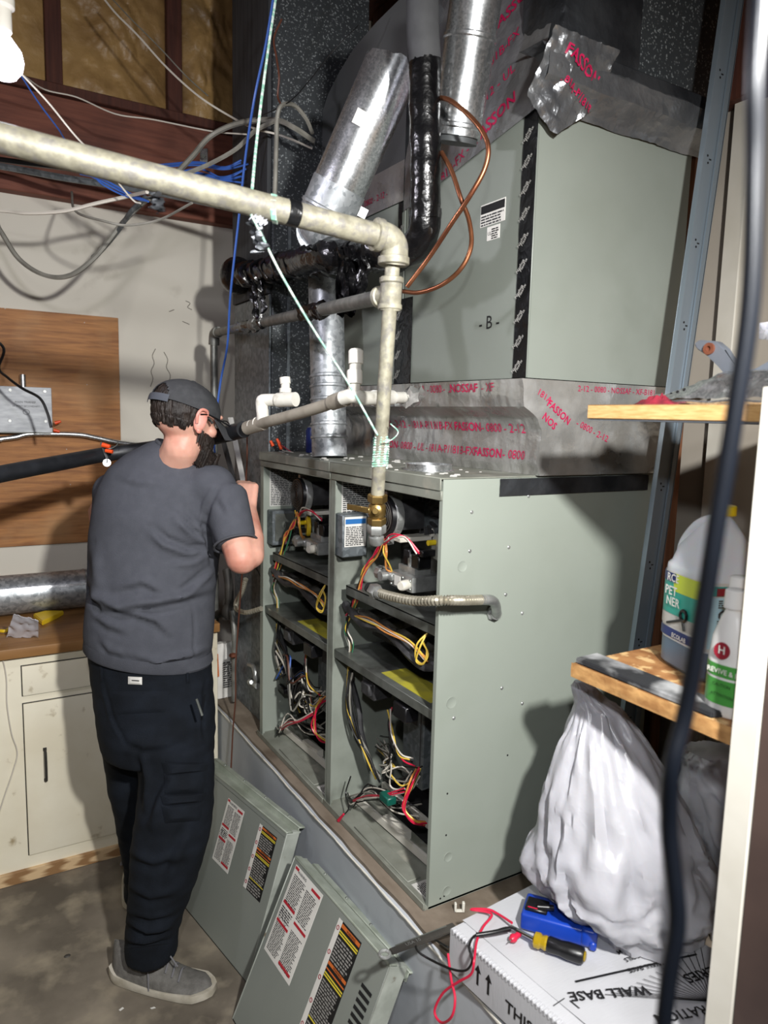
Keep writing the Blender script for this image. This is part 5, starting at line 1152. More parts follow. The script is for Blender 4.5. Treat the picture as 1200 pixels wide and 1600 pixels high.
pp = one('crumpled_paper', tissue, None, lambda b: (lambda A, B_, C_, D_: grid(b, lambda u, v: (A*(1-u)*(1-v)+B_*u*(1-v)+C_*u*v+D_*(1-u)*v)+V((0, 0, max(0, .012*noise.noise(V((u*4, v*4, 0)))+.008*abs(noise.noise(V((u*11, v*9, 3))))))), 20, 16))(on(10, 996, 'z', pz), on(60, 996, 'z', pz+.004), at(60, 970, 2.42), at(21, 960, 2.42))); tag(pp, 'crumpled white paper bag on the edge of the worktop', 'paper')
sm_ = pp.modifiers.new('s', 'SOLIDIFY'); sm_.thickness = .0015
yg = one('yellow_gun', yelb, None, lambda b: (prism(b, [on(*q, 'z', .8515) for q in ((52, 966), (66, 978), (82, 970), (90, 966), (100, 961), (80, 961), (70, 961))], (0, 0, .018), bev=.003))); tag(yg, 'flat yellow plastic piece against the round duct on the worktop', 'tool')
yg2 = one('yellow_strap', yelb, None, lambda b: tube(b, [on(-8, 985, 'z', .858), on(8, 986, 'z', .858), on(14, 982, 'z', .858)], .006, 8)); tag(yg2, 'small bright yellow strap left of the white paper', 'strap')
o = P_tube('thin_white_cable', whtw, None, [V((on(*q, 'y', CY-.006).x, CY-.008, on(*q, 'y', CY-.006).z)) for q in ((-6, 1020), (4, 1030), (10, 1060), (11, 1100), (18, 1145), (27, 1175), (20, 1205), (8, 1240), (-4, 1275), (-20, 1300))], .0022, 6, 6); tag(o, 'thin cream cable trailing down the left cabinet front', 'cable')
# floor bits
for k, (q, lb) in enumerate((((188, 1580), 'small white paper scrap on the floor, left of the other'), ((237, 1577), 'small white paper scrap on the floor, right of the other'))):
    c = on(*q, 'z', .0005); o = one('paper_scrap', paper, None, lambda b: obox(b, c, (.011, .005-.006*k, 0), (-.003, .006, 0), (0, 0, .0008))); tag(o, lb, 'paper scrap', 'scraps on the floor')
c = on(105, 1494, 'z', 0); o = one('floor_bolt_cap', blackmetal, None, lambda b: ell(b, c+V((0, 0, .001)), .010, .007, .003, seg=12, rings=6)); tag(o, 'small dark pebble on the concrete floor', 'pebble')
# white sack with orange print by the platform end
sq_ = on(352, 1092, 'z', P); sk = thing('paper_sack', 'white printed sack with orange patch standing behind the man', 'sack', (sq_.x, sq_.y, P+.001))
def sack(b):
    R_ = []
    for k in range(14):
        t = k/13; hw = .075*(1-.25*t**3)*(1+.05*math.sin(t*9)); dpth = .05*(1-.7*t**2)
        R_.append([V((sq_.x-.01+hw*math.cos(a)*1.0+.006*noise.noise(V((math.cos(a)*3, math.sin(a)*3, t*4))), sq_.y+.055+dpth*math.sin(a)+.01*noise.noise(V((math.cos(a)*3, 3, t*5))), P+.003+.215*t)) for a in [2*PI*j/28 for j in range(28)]])
    loftr(b, R_)
sb_ = one('sack_body', paper, sk, sack)
one('orange_patch', orange, sk, lambda b: grid(b, lambda u, v: (sq_.x-.058+.032*u, sq_.y+.0035+.012*v-.012+.004*u, P+.10+.09*v), 3, 4))
one('sack_print', inkg, sk, lambda b: printlines(b, V((sq_.x-.01, sq_.y-.001, P+.05)), (1, 0, 0), (0, 0, 1), .05, .11, 12, seed=4, off=.004), kind='stuff')
wb_ = P_box('wood_block', edgeply, None, (sq_.x-.085, sq_.y+.03, P+.001), (sq_.x-.045 if 0 else sq_.x-.09, sq_.y+.07, P+.26)) if 0 else None
# clutter pipes beyond the man: black iron pipe, flex line
ip = thing('iron_gas_branch', 'dark iron pipe cluster with looping flex line left of the far furnace', 'pipe', tuple(px(352, 980, .0)))
one('iron_pipe', gasgrey, ip, lambda b: tube(b, [px(366, 1095, -.0), px(366, 1040, -.0), px(366, 985, -.0), px(362, 955, -.0)], .011, 12, 3))
one('iron_elbow', blackmetal, ip, lambda b: (ell(b, px(358, 955, .0), .03, .03, .035, seg=14, rings=10), tube(b, [px(340, 960, .0), px(356, 950, .0), px(358, 920, .0), px(354, 890, .0)], .017, 12, 5)))
one('red_valve_handle', rustm, ip, lambda b: (ell(b, px(364, 1024, -.02), .016, .016, .009, seg=12, rings=8), cyl(b, px(364, 1024, -.02), px(364, 1024, .0), .006, seg=8)))
one('flex_loop', nickel, ip, lambda b: corr(b, [px(384, 905, -.03), px(378, 925, -.03), px(370, 940, -.03), px(370, 951, -.03), px(385, 957, -.03), px(408, 951, -.01)], .008, 70, .0014))
wh = thing('wall_valve', 'grey hose valve mounted on the galvanised sheet left of the far furnace', 'valve', tuple(px(392, 1065, .03)))
one('valve_lever', castal, wh, lambda b: tube(b, [px(389, 1038, .02), px(396, 1042, .01), px(400, 1060, .01), px(401, 1068, .02)], .008, 10, 6, jit=.3))
one('valve_body', castal, wh, lambda b: (ell(b, px(393, 1066, .02), .016, .02, .014, seg=12, rings=8), cyl(b, px(393, 1066, .02), px(402, 1072, .015), .011, seg=10), cyl(b, px(393, 1066, .005), px(393, 1066, .036), .008, seg=10)))
o = P_tube('brown_cord', bwnw, None, [px(386, 672, -.06), px(386, 720, -.055), px(384, 760, -.05), px(384, 850, -.05), px(378, 900, -.05), px(372, 980, -.05), px(368, 1040, -.06), px(368, 1090, -.062), px(364, 1140, -.065), px(361, 1200, -.07)], .0028, 6, 6); tag(o, 'thin brown cord trailing from the drain pipe past the platform edge', 'cord')
bk = thing('white_strip', 'narrow white metal strip leaning in the corner behind the cap', 'strip', tuple(px(370, 830, .0)))
one('strip_bar', paperg, bk, lambda b: obox(b, px(356, 652, .0), RT*.02, fw*.004, px(385, 800, .0)-px(356, 652, .0), .001))
one('strip_bar', mat('dark_strip', '3a3a3a', rough=.6), bk, lambda b: obox(b, px(345, 690, .0), RT*.02, fw*.004, px(382, 830, .0)-px(345, 690, .0), .001))
# orange nuts and blue can on the far furnace top
for k, q in enumerate(((427, 697), (437, 694), (440, 702))):
    c = on(q[0], q[1], 'x', .05); o = one('wire_nut', wirenut, None, lambda b: (cyl(b, c, c+V((-.008, .006, .018)), .006, .0045, 10))); tag(o, ['leftmost', 'tallest, rightmost raised', 'lowest middle'][k]+' orange wire nut on top of the far furnace', 'wire nut', 'orange wire nuts on the far furnace')
    c2 = c+V((.006, -.008, -.005)); c3 = V((c.x+.03, c.y-.03, T+.002)); o = P_tube('loose_wire', (blkw, redp, whtw)[k], None, [c, c2, c3], .0016, 5); tag(o, ('black', 'red', 'white')[k]+' loose wire under an orange wire nut on the far furnace', 'cable', 'loose wires on the far furnace')
q = on(471, 708, 'z', T); o = thing('blue_can', 'small dark blue can behind the vent pipe on the far furnace', 'can', (q.x, q.y, T))
one('can_body', dkblue, o, lambda b: lathe(b, (q.x+.05, q.y+.02, T+.001), (0, 0, 1), [(.022, 0), (.023, .003), (.023, .075), (.018, .085)], 20))
one('can_lid', castal, o, lambda b: lathe(b, (q.x+.05, q.y+.02, T+.086), (0, 0, 1), [(.018, 0), (.012, .006)], 20))
for pts in (((243, 545), (238, 556), (241, 568), (236, 580), (239, 592), (235, 604)), ((256, 550), (262, 562), (260, 574), (266, 586), (264, 598)), ((290, 470), (297, 474), (293, 480), (300, 484)), ((264, 487), (272, 484)), ((285, 502), (296, 507))):
    one('wall_scuff', mat('scuff', '6c665c', rough=.8), wl, lambda b: tube(b, [on(*q, 'y', YW-.0004) for q in pts], .0016, 4, 3))
# bulb
bb = thing('light_bulb', 'lit white bulb glowing at the upper left edge', 'light bulb', tuple(BULB))
one('glass_globe', bulbm, bb, lambda b: lathe(b, BULB+V((0, 0, -.035)), (0, 0, 1), [(.004, 0), (.022, .004), (.033, .018), (.036, .034), (.033, .050), (.020, .068), (.014, .076)], 24))
one('lamp_socket', white, bb, lambda b: lathe(b, BULB+V((0, 0, .045)), (0, 0, 1), [(.015, 0), (.018, .003), (.018, .04), (.024, .045), (.024, .06)], 20))
one('lamp_cord', blkw, bb, lambda b: tube(b, [BULB+V((0, 0, .1)), BULB+V((.02, .01, .6)), V((BULB.x+.03, BULB.y, ZC-.002))], .003, 6))
lb_ = lamp('bulb_light', BULB+V((0, 0, -.075)), 13, .03, (.93, .9, 1.0))
# ================================================================ overhead cables
def cable(nm, lab, m, r, pts, grp=None, cat='cable'):
    o = P_tube(nm, m, None, [at(*p) if len(p) == 3 else V(p[1:]) for p in pts], r, 6, 7); tag(o, lab, cat)
    if grp: o['group'] = grp
    return o
DW = 2.72
cable('white_wire_run', 'white wire drooping from upper left of the beam to the duct column', whtw, .0035, [(160, -5, 2.5), (182, 22, 2.5), (215, 55, 2.5), (260, 105, 2.5), (310, 150, 2.5), (360, 182, 2.5), (398, 201, 2.36), (440, 212, 2.34), (488, 232, 2.38)])
cable('grey_wire_run', 'thin grey wire following behind the white one at upper left', gryw, .0025, [(172, -5, 2.6), (205, 30, 2.6), (250, 75, 2.6), (290, 118, 2.6), (325, 150, 2.6)])
cable('white_wire_run', 'white wire sagging across the beam from the bulb', whtw, .0025, [(33, 115, 2.3), (70, 140, 2.45), (120, 152, 2.5), (180, 178, 2.5), (240, 187, 2.5), (330, 205, 2.45), (385, 210, 2.38)])
cable('white_wire_run', 'white wire dropping diagonally from bulb to the tape flag', whtw, .0028, [(30, 112, 1.9), (75, 160, 1.95), (120, 215, 2.0), (160, 255, 2.1), (205, 310, 2.2), (220, 318, 2.2)])
cable('blue_wire_run', 'blue wire dropping diagonally from the bulb across the beam', bluw, .0025, [(33, 118, 2.0), (60, 160, 2.1), (90, 200, 2.2), (110, 228, 2.3), (170, 285, 2.4), (232, 315, 2.4)])
cable('grey_thick_cable', 'thick grey cable arching from the big pipe over to the duct column', gryw, .0085, [(275, 272, 2.3), (300, 245, 2.35), (330, 212, 2.4), (375, 192, 2.35), (430, 188, 2.25), (460, 200, 2.2), (490, 220, 2.25)], 'thick grey cables on the duct')
cable('grey_thick_cable', 'second thick grey cable rising from the big pipe beneath the first arch', gryw, .0075, [(290, 272, 2.3), (330, 255, 2.35), (370, 232, 2.35), (398, 205, 2.3), (430, 188, 2.25)], 'thick grey cables on the duct')
cable('grey_thick_cable', 'grey cable looped over and dropping down the duct column front', gryw, .0065, [(488, 208, 2.25), (478, 185, 2.2), (460, 165, 2.15), (440, 165, 2.1), (433, 185, 2.1), (432, 220, 2.1), (430, 290, 2.1), (428, 330, 2.1)], 'thick grey cables on the duct')
cable('grey_loop_cable', 'grey cable hanging in a big loop on the cream wall at left', gryw, .0085, [(-200, 235, 2.521), (-30, 320, 2.5), (0, 360, 2.5), (30, 405, 2.5), (70, 430, 2.5), (110, 430, 2.5), (150, 400, 2.5), (190, 350, 2.5), (222, 318, 2.5), (235, 310, 2.45)])
cable('white_cable', 'white cable drooping below the big pipe at left', whtw, .006, [(-300, 320, 2.2), (-20, 328, 2.3), (40, 333, 2.3), (100, 330, 2.3), (150, 318, 2.3), (200, 307, 2.3), (230, 300, 2.2)])
cable('grey_cable', 'grey cable sagging under the big pipe toward its middle', gryw, .004, [(112, 300, 2.55), (118, 330, 2.3), (160, 345, 2.2), (200, 352, 2.2), (250, 343, 2.2), (300, 317, 2.1)])
cable('steel_conduit', 'straight steel conduit running along the beam behind the big pipe', galvd, .012, [(-420, 200, 2.333), (-30, 255, 2.6), (100, 278, 2.6), (240, 300, 2.6), (385, 330, 2.6)], cat='conduit')
cable('black_cable', 'black cable running along the beam above the steel conduit', blkw, .010, [(-420, 185, 2.33), (-30, 245, 2.62), (100, 262, 2.62), (250, 282, 2.62), (360, 300, 2.62)])
for k in range(8):
    cable('blue_wire', ['highest', 'second highest', 'loosely bowed', 'middle', 'slack', 'low', 'second lowest', 'lowest'][k]+' blue data wire of the loose bundle at the beam end', bluw, .0032, [(205+8*k, 262+2*k, 2.62), (260, 258+3*k+rnd.uniform(-4, 4), 2.6-.006*k), (310, 259+3*k+rnd.uniform(-8, 8), 2.58-.006*k), (350, 259+3.5*k+rnd.uniform(-8, 8), 2.56-.006*k), (388+rnd.uniform(-12, 3), 250+5*k+rnd.uniform(-5, 5), 2.55-.006*k)], 'blue wires at the beam end')
for k in range(3):
    cable('blue_wire', ['left', 'middle', 'right'][k]+' strand of blue wire hanging under the big pipe by the tape flag', bluw, .003, [(125+10*k, 272, 2.3), (160, 280+4*k, 2.3), (195, 298+4*k, 2.3), (232, 315, 2.25)], 'blue wires under the pipe')
cable('blue_cable', 'blue cable running down from ceiling past the branch pipe', bluw, .004, [(428, -10, 2.1), (415, 70, 2.15), (398, 150, 2.2), (384, 240, 2.3), (373, 340, 2.4), (360, 460, 2.5), (355, 540, 2.6), (344, 600, 2.65), (335, 680, 2.68), (338, 740, 2.7)])
cable('green_string', 'white and green string running from ceiling to the big pipe', twine, .0026, [(432, -10, 1.55), (420, 70, 1.5), (408, 160, 1.42), (400, 230, 1.35), (393, 305, 1.22)], cat='string')
cable('green_string', 'white and green string slanting from the big pipe to the drop pipe', twine, .0022, [(392, 335, 1.22), (410, 370, 1.24), (440, 430, 1.28), (490, 515, 1.35), (545, 600, 1.42), (590, 680, 1.46)], cat='string')
cable('cable_staple_wire', 'short thin wire end poking from the string wrap on drop pipe', twine, .0012, [(598, 690, 1.46), (612, 687, 1.46), (622, 675, 1.45), (610, 662, 1.45)], cat='string')
cable('rusty_wire', 'rusty twisted wire hanging on the duct column', bwnw, .003, [(440, 30, 2.1), (428, 60, 2.1), (432, 90, 2.1), (436, 120, 2.1), (434, 150, 2.12), (440, 165, 2.1)])
cable('thin_black_wire', 'thin black wire hanging from the insulation across duct column', blkw, .0015, [(560, 40, 2.0), (520, 80, 2.0), (480, 130, 2.05), (450, 160, 2.1), (400, 185, 2.2)])
cb2 = thing('conduit_bracket', 'small metal conduit bracket on the beam by the grey cables', 'bracket', tuple(at(318, 245, 2.6)))
one('bracket_plate', galvb, cb2, lambda b: (obox(b, at(312, 262, 2.6), RT*.028, fw*.006, UP*.07, .002)))
one('bracket_bolt', steel, cb2, lambda b: lathe(b, at(318, 245, 2.58), -fw, [(.008, 0), (.008, .006)], 8))
cable('grey_conduit_tail', 'short steel cable running down-left from the grey tape flag', galvd, .008, [(228, 308, 2.35), (205, 330, 2.4), (185, 360, 2.5), (160, 390, 2.6), (145, 402, 2.66)])
# ================================================================ the man
man = thing('person', 'man with dark beard, charcoal cap, grey t-shirt and navy cargo trousers, facing the furnaces', 'person', (-.45, .85, 0))
fh = V((fw.x, fw.y, 0)).normalized(); rh = V((RT.x, RT.y, 0)).normalized()
HC = at(290, 652, 2.03)
yawm = .74
hf0 = (rh*.67+fh*.742).normalized(); HR = hf0.cross(V((0, 0, 1))).normalized()
pt_ = math.radians(-20); HF = (hf0*math.cos(pt_)+V((0, 0, 1))*math.sin(pt_)).normalized(); HU = HR.cross(HF).normalized()
HP = lambda r, f, u: HC+HR*r+HF*f+HU*u
def cap_(b, a, c, r0, r1, seg=14):
    a, c = V(a), V(c); ell(b, a, r0, r0, r0, seg=seg, rings=8); ell(b, c, r1, r1, r1, seg=seg, rings=8); cyl(b, a, c, r0*.985, r1*.985, seg)
def chain(b, pts):
    for (p, r), (q, s) in zip(pts, pts[1:]): cap_(b, p, q, r, s)
rS = at(350, 770, 2.06); rE = at(372, 868, 1.99); rEl = at(378, 872, 1.985); rF = at(393, 868, 2.0); rW = at(387, 796, 2.14)
lS = at(180, 770, 2.20); lE = at(172, 868, 2.36); lW = at(150, 800, 2.44)
hipR = at(268, 1120, 2.14); kneeR = at(262, 1325, 2.04); ankR = V((-.505, .715, .09))
hipL = at(192, 1120, 2.20); kneeL = at(215, 1270, 2.30); ankL = V((-.425, 1.09, .09))
def hand(b, w, d, side, palm_n, curl):
    """palm and five bent fingers; d hand direction, side toward the thumb, palm_n the way the palm faces"""
    d, side, pn = V(d).normalized(), V(side).normalized(), V(palm_n).normalized()
    kn = w+d*.085
    for s in (-.026, -.009, .009, .026): cap_(b, w+d*.012+side*s*.6, kn+side*s, .014, .0115, 10)
    for s, L_ in ((.028, .072), (.0095, .080), (-.009, .074), (-.027, .058)):
        p = kn+side*s; a = curl*.5; q = None
        for k, f in enumerate((.45, .32, .23)):
            a += curl*(.25+.35*k); dr = d*math.cos(a)+pn*math.sin(a); q = p+dr*(L_*f); cap_(b, p, q, .0088-.0008*k, .0080-.0008*k, 8); p = q
    t0 = w+d*.022+side*.030; t1 = t0+(d*.55+side*.75+pn*.3).normalized()*.034; t2 = t1+(d*.8+side*.25+pn*.55).normalized()*.030; t3 = t2+(d*.85-side*.1+pn*.5).normalized()*.022
    cap_(b, w+d*.02+side*.008, t0, .016, .014, 10); cap_(b, t0, t1, .0125, .0105, 8); cap_(b, t1, t2, .0105, .0095, 8); cap_(b, t2, t3, .0095, .0075, 8)
def body(b):
    ell(b, HP(0, -.005, .012), .074, .094, .086, (HR, HF, HU), 20, 14)
    ell(b, HP(0, .03, -.045), .055, .062, .062, (HR, HF, HU), 18, 12)         # jaw
    ell(b, HP(0, .085, -.085), .026, .022, .022, (HR, HF, HU), 12, 8)          # chin
    ell(b, HP(0, .098, -.012), .011, .020, .014, (HR, HF, HU), 10, 8)          # nose
    cap_(b, HP(0, .086, .022), HP(0, .106, -.010), .008, .010, 8)
    for s in (-1, 1):
        ell(b, HP(s*.032, .078, .03), .024, .014, .010, (HR, HF, HU), 10, 6)   # brows
        ell(b, HP(s*.045, .062, -.02), .020, .018, .018, (HR, HF, HU), 10, 6)  # cheeks
    ell(b, HP(0, .094, -.055), .022, .010, .006, (HR, HF, HU), 10, 6); ell(b, HP(0, .094, -.064), .020, .010, .006, (HR, HF, HU), 10, 6)
    nb = at(274, 728, 2.08)
    chain(b, [(HP(0, .012, -.03), .056), (HP(0, .016, -.085), .053), (nb, .062)])
    # trunk
    sp_ = [(at(266, 765, 2.12), .09, .055), (at(256, 800, 2.13), .13, .075), (at(245, 860, 2.14), .135, .085), (at(238, 950, 2.14), .135, .095), (at(235, 1040, 2.14), .135, .095), (at(235, 1110, 2.14), .12, .09)]
    for (p, rx, ry), (q, sx_, sy) in zip(sp_, sp_[1:]):
        for k in range(4):
            t = k/4; c = p.lerp(q, t); ell(b, c, rx+(sx_-rx)*t, ry+(sy-ry)*t, .06, (rh, fh, V((0, 0, 1))), 18, 10)
    chain(b, [(nb-V((0, 0, .03)), .05), (rS.lerp(nb, .35)-V((0, 0, .04)), .034), (rS-V((0, 0, .018)), .036), (rS.lerp(rE, .5), .047), (rEl, .045)])
    chain(b, [(nb-V((0, 0, .03)), .05), (lS.lerp(nb, .35)-V((0, 0, .035)), .038), (lS, .045), (lS.lerp(lE, .5), .045), (lE, .038)])
    chain(b, [(rEl, .043), (rF, .036), (rF.lerp(rW, .35), .040), (rW, .027)])
    chain(b, [(lE, .038), (lE.lerp(lW, .3), .042), (lW, .026)])
    chain(b, [(hipR, .075), (hipR.lerp(kneeR, .5), .068), (kneeR, .050), (kneeR.lerp(ankR, .4), .048), (ankR, .034)])
    chain(b, [(hipL, .07), (hipL.lerp(kneeL, .5), .062), (kneeL, .045), (kneeL.lerp(ankL, .4), .052), (ankL, .036)])
    for a_, fd in ((ankR, V((.72, -.70, 0))), (ankL, V((.28, .95, 0)))): chain(b, [(a_-V((0, 0, .04)), .030), (a_+fd.normalized()*.11-V((0, 0, .058)), .020)])
    hand(b, rW, (V((0, 0, 1))*.75+fh*.65-rh*.12), -rh*.8+fh*.3, fh*.6-V((0, 0, 1))*.5-rh*.3, .9)
    hand(b, lW, (V((0, 0, 1))*.55+fh*.8+rh*.1), rh, fh*.3-V((0, 0, 1))*.8, .9)
bmB = NB(); body(bmB); bmB = fuse(bmB, .0048, 5, .5)
fin('body', bmB, skinm, man, ang=80)
def earf(b):
    for s in (1,): pass
    s = 1
    ell(b, HP(s*.080, -.002, -.010), .007, .017, .030, (HR, (HF*.95+HR*s*.35).normalized(), HU), 14, 10)
    tube(b, [HP(s*.086, -.014+.0, -.020)+HU*0, HP(s*.090, -.022, .0), HP(s*.090, -.014, .018), HP(s*.088, .004, .020), HP(s*.084, .012, .010)], .0042, 8, 5)
    ell(b, HP(s*.081, .002, -.036), .006, .009, .009, (HR, HF, HU), 10, 6)
one('ear', mat('ear_skin', 'd8988a', 'cb8476', rough=.5, ns=20, sub=.4), man, earf)
one('ear', skinm, man, lambda b: (ell(b, HP(-.080, -.002, -.010), .007, .017, .030, (HR, HF, HU), 14, 10)))
for s in (-1, 1):
    ey = one('eye', white, man, lambda b: ell(b, HP(s*.032, .082, .010), .0115, .0115, .0115, (HR, HF, HU), 12, 8)); one('iris', ink, ey, lambda b: ell(b, HP(s*.032, .0925, .009), .005, .002, .005, (HR, HF, HU), 10, 6))
# hair at the back and sides, beard
def shell(b, az0, az1, el0, el1, sx_, sy, sz, amp, fr, nu=60, nv=26, c=(0, -.005, .018), fade=True):
    def f(u, v):
        az = math.radians(az0+(az1-az0)*u); el = math.radians(el0+(el1-el0)*v)
        d = V((math.sin(az)*math.cos(el), -math.cos(az)*math.cos(el), math.sin(el)))
        n_ = noise.noise(V((az*fr, el*fr*.35, 1)))*amp+abs(noise.noise(V((az*fr*3, el*fr*.8, 5))))*amp*.8
        k = (min(1, v*5, (1-v)*8+.2, u*7+.0, (1-u)*7+.0) if fade else 1)
        s = 1-(1-k)*.07
        return HP(c[0]+d.x*(sx_+n_)*s, c[1]+d.y*(sy+n_)*s, c[2]+d.z*(sz+n_)*s)
    grid(b, f, nu, nv)
one('hair', hairm, man, lambda b: shell(b, -112, 98, -44, 40, .0795, .099, .088, .004, 12, 110, 34), ang=80)
one('hair', hairm, man, lambda b: [shell(b, -80+k*14, -64+k*14, -42-3*(k % 3), -22, .079, .098, .096, .004, 15, 14, 10) for k in range(11)], ang=80)
def beardf(b):
    def f(u, v):
        az = math.radians(-82+164*u); vv = v
        r_ = .064+.012*math.cos(az); 
        x = math.sin(az)*(.070-.012*vv); y = .028+math.cos(az)*(.078-.006*vv); z = -.030-.085*vv+.02*math.cos(az)*(-vv)
        n_ = .004*noise.noise(V((az*14, vv*5, 3)))+.006*abs(noise.noise(V((az*30, vv*8, 2))))
        e = math.sin(PI*min(1, max(0, vv)))**.4*.5+.5
        return HP(x*(1+n_*10)*e**.3, .02+(y-.02)*(1+n_*8)*e**.3, z)
    grid(b, f, 60, 18)
one('beard', hairm, man, beardf, ang=80)
one('beard', hairm, man, lambda b: [tube(b, [HP(.062, .045+.008*k, -.06-.004*k), HP(.052-.002*k, .05+.008*k, -.105-.006*(k % 3)), HP(.040, .055+.007*k, -.128-.006*(k % 3))], lambda t: .007*(1-t)+.0015, 6) for k in range(6)]+[tube(b, [HP(-.05+.02*k, .10, -.07), HP(-.042+.017*k, .105, -.115), HP(-.035+.014*k, .10, -.145)], lambda t: .009*(1-t)+.0015, 6) for k in range(6)]+[tube(b, [HP(.071, .012+.006*k, -.025-.006*k), HP(.066, .018+.008*k, -.065-.004*k)], lambda t: .006*(1-t*.6), 6) for k in range(4)], ang=80)
# cap
kc = (0, -.008, .030)
def capf(b):
    nu, nv = 72, 26; g = []
    for i in range(nu):
        az = 2*PI*i/nu; row = []
        for j in range(nv+1):
            el = math.radians(-2+92*j/nv); d = V((math.sin(az)*math.cos(el), -math.cos(az)*math.cos(el), math.sin(el)))
            seam = .0007*abs(math.sin(az*3))
            low = .010*math.cos(az) if j < 6 else .010*math.cos(az)*max(0, (14-j)/8)
            row.append(HP(kc[0]+d.x*(.0855+seam), kc[1]+d.y*(.104+seam), kc[2]-.010+d.z*(.080+seam)-low*0))
        g.append(row)
    vs = [[b.verts.new(p) for p in r] for r in g]
    for i in range(nu):
        az = math.degrees(2*PI*(i+.5)/nu); azs = (az+180) % 360-180
        for j in range(nv):
            el = -2+92*(j+.5)/nv
            if ((azs/29)**2+((el-8)/25)**2 < 1 and el > 8) or (abs(azs) < 29 and el < 8): continue
            a, c = vs[i], vs[(i+1) % nu]; b.faces.new((a[j], c[j], c[j+1], a[j+1]))
cp = one('cap', capm, man, capf, ang=60)
so_ = cp.modifiers.new('s', 'SOLIDIFY'); so_.thickness = .002
def band(b, r0, r1, el0, el1, off):
    def f(u, v):
        az = math.radians(r0+(r1-r0)*u); el = math.radians(el0+(el1-el0)*v); d = V((math.sin(az)*math.cos(el), -math.cos(az)*math.cos(el), math.sin(el)))
        return HP(kc[0]+d.x*(.087+off), kc[1]+d.y*(.104+off), kc[2]-.010+d.z*(.080+off))
    grid(b, f, 24, 4)
one('cap_strap', capd, cp, lambda b: band(b, -34, 34, -8, 6, .002)); one('strap_buckle', chrome, cp, lambda b: band(b, -38, -33, -9, 7, .004))
one('cap_button', capm, cp, lambda b: ell(b, HP(0, kc[1], kc[2]+.071), .009, .009, .004, (HR, HF, HU), 12, 6))
def visor(b):
    def f(u, v):
        az = (u-.5)*2*math.radians(62); y = .068*math.cos(az)*(1)+.02; x = math.sin(az)*.088
        ln = .075*math.cos(az*.85)**.7
        return HP(x*(1+.04*v), kc[1]+.0+math.cos(az)*.106+ln*v, kc[2]-.008-.0-.030*(math.sin(az)**2)*(.4+v)-.020*v)
    grid(b, f, 28, 10)
vz = one('cap_visor', capm, cp, visor); so_ = vz.modifiers.new('s', 'SOLIDIFY'); so_.thickness = .004
gls = one('eyeglasses', blackp, man, lambda b: (tube(b, [HP(.088, -.012, .006), HP(.086, .02, .014), HP(.074, .098, .012)], .0022, 6), box(b, (0, 0, 0), (0.0001, .0001, .0001)) if 0 else None, tube(b, [HP(.072+.0*k, .100, .012) + HR*(-.034+.030*math.cos(k*.6))+HU*(.016*math.sin(k*.6)) for k in range(12)], .0016, 5, sm=False), tube(b, [HP(-.072, .100, .012)+HR*(.034+.030*math.cos(k*.6))+HU*(.016*math.sin(k*.6)) for k in range(12)], .0016, 5, sm=False), tube(b, [HP(-.01, .1, .014), HP(.01, .1, .014)], .0018, 5, sm=False)))
one('glasses_hinge', chrome, gls, lambda b: tube(b, [HP(.088, .012, .004), HP(.090, .022, .0), HP(.089, .03, -.004)], .004, 8))
# ---- shirt
def disp_px(bm, folds, lim=None):
    """press soft folds into cloth along lines traced on it"""
    def pj(p):
        d = p-CAM; z = d.dot(fw); return 600+FPX*d.dot(RT)/z, 800-FPX*d.dot(UP)/z
    bm.normal_update()
    mv = []
    for v in bm.verts:
        if v.normal.dot(CAM-v.co) < 0: 
            mv.append(None); continue
        x, y = pj(v.co); s = 0
        for pts, amp, wd in folds:
            best = 1e9; bt = 0; sg = 1; n_ = len(pts)-1
            for i in range(n_):
                ax, ay = pts[i]; bx_, by = pts[i+1]; dx, dy = bx_-ax, by-ay; t = max(0, min(1, ((x-ax)*dx+(y-ay)*dy)/(dx*dx+dy*dy)))
                ex, ey = x-ax-dx*t, y-ay-dy*t; dd_ = math.hypot(ex, ey)
                if dd_ < best: best = dd_; bt = (i+t)/n_; sg = 1 if dx*ey-dy*ex > 0 else -1
            if best < wd*3:
                env = min(1, bt*4, (1-bt)*4); q = best*sg/wd
                s += 1.35*amp*(.25+.75*env)*(math.exp(-q*q)-.75*math.exp(-(q-1.7)**2*1.3))
        mv.append(s)
    for v, s in zip(bm.verts, mv):
        if s: v.co += v.normal*s
def ringc(xl, xr, y, d, dep, n=36, tilt=0):
    c = at((xl+xr)/2, y, d); hw = (xr-xl)/2*d/FPX
    return [c+rh*(hw*math.cos(2*PI*k/n))+fh*(dep*math.sin(2*PI*k/n))+V((0, 0, tilt*math.cos(2*PI*k/n))) for k in range(n)]
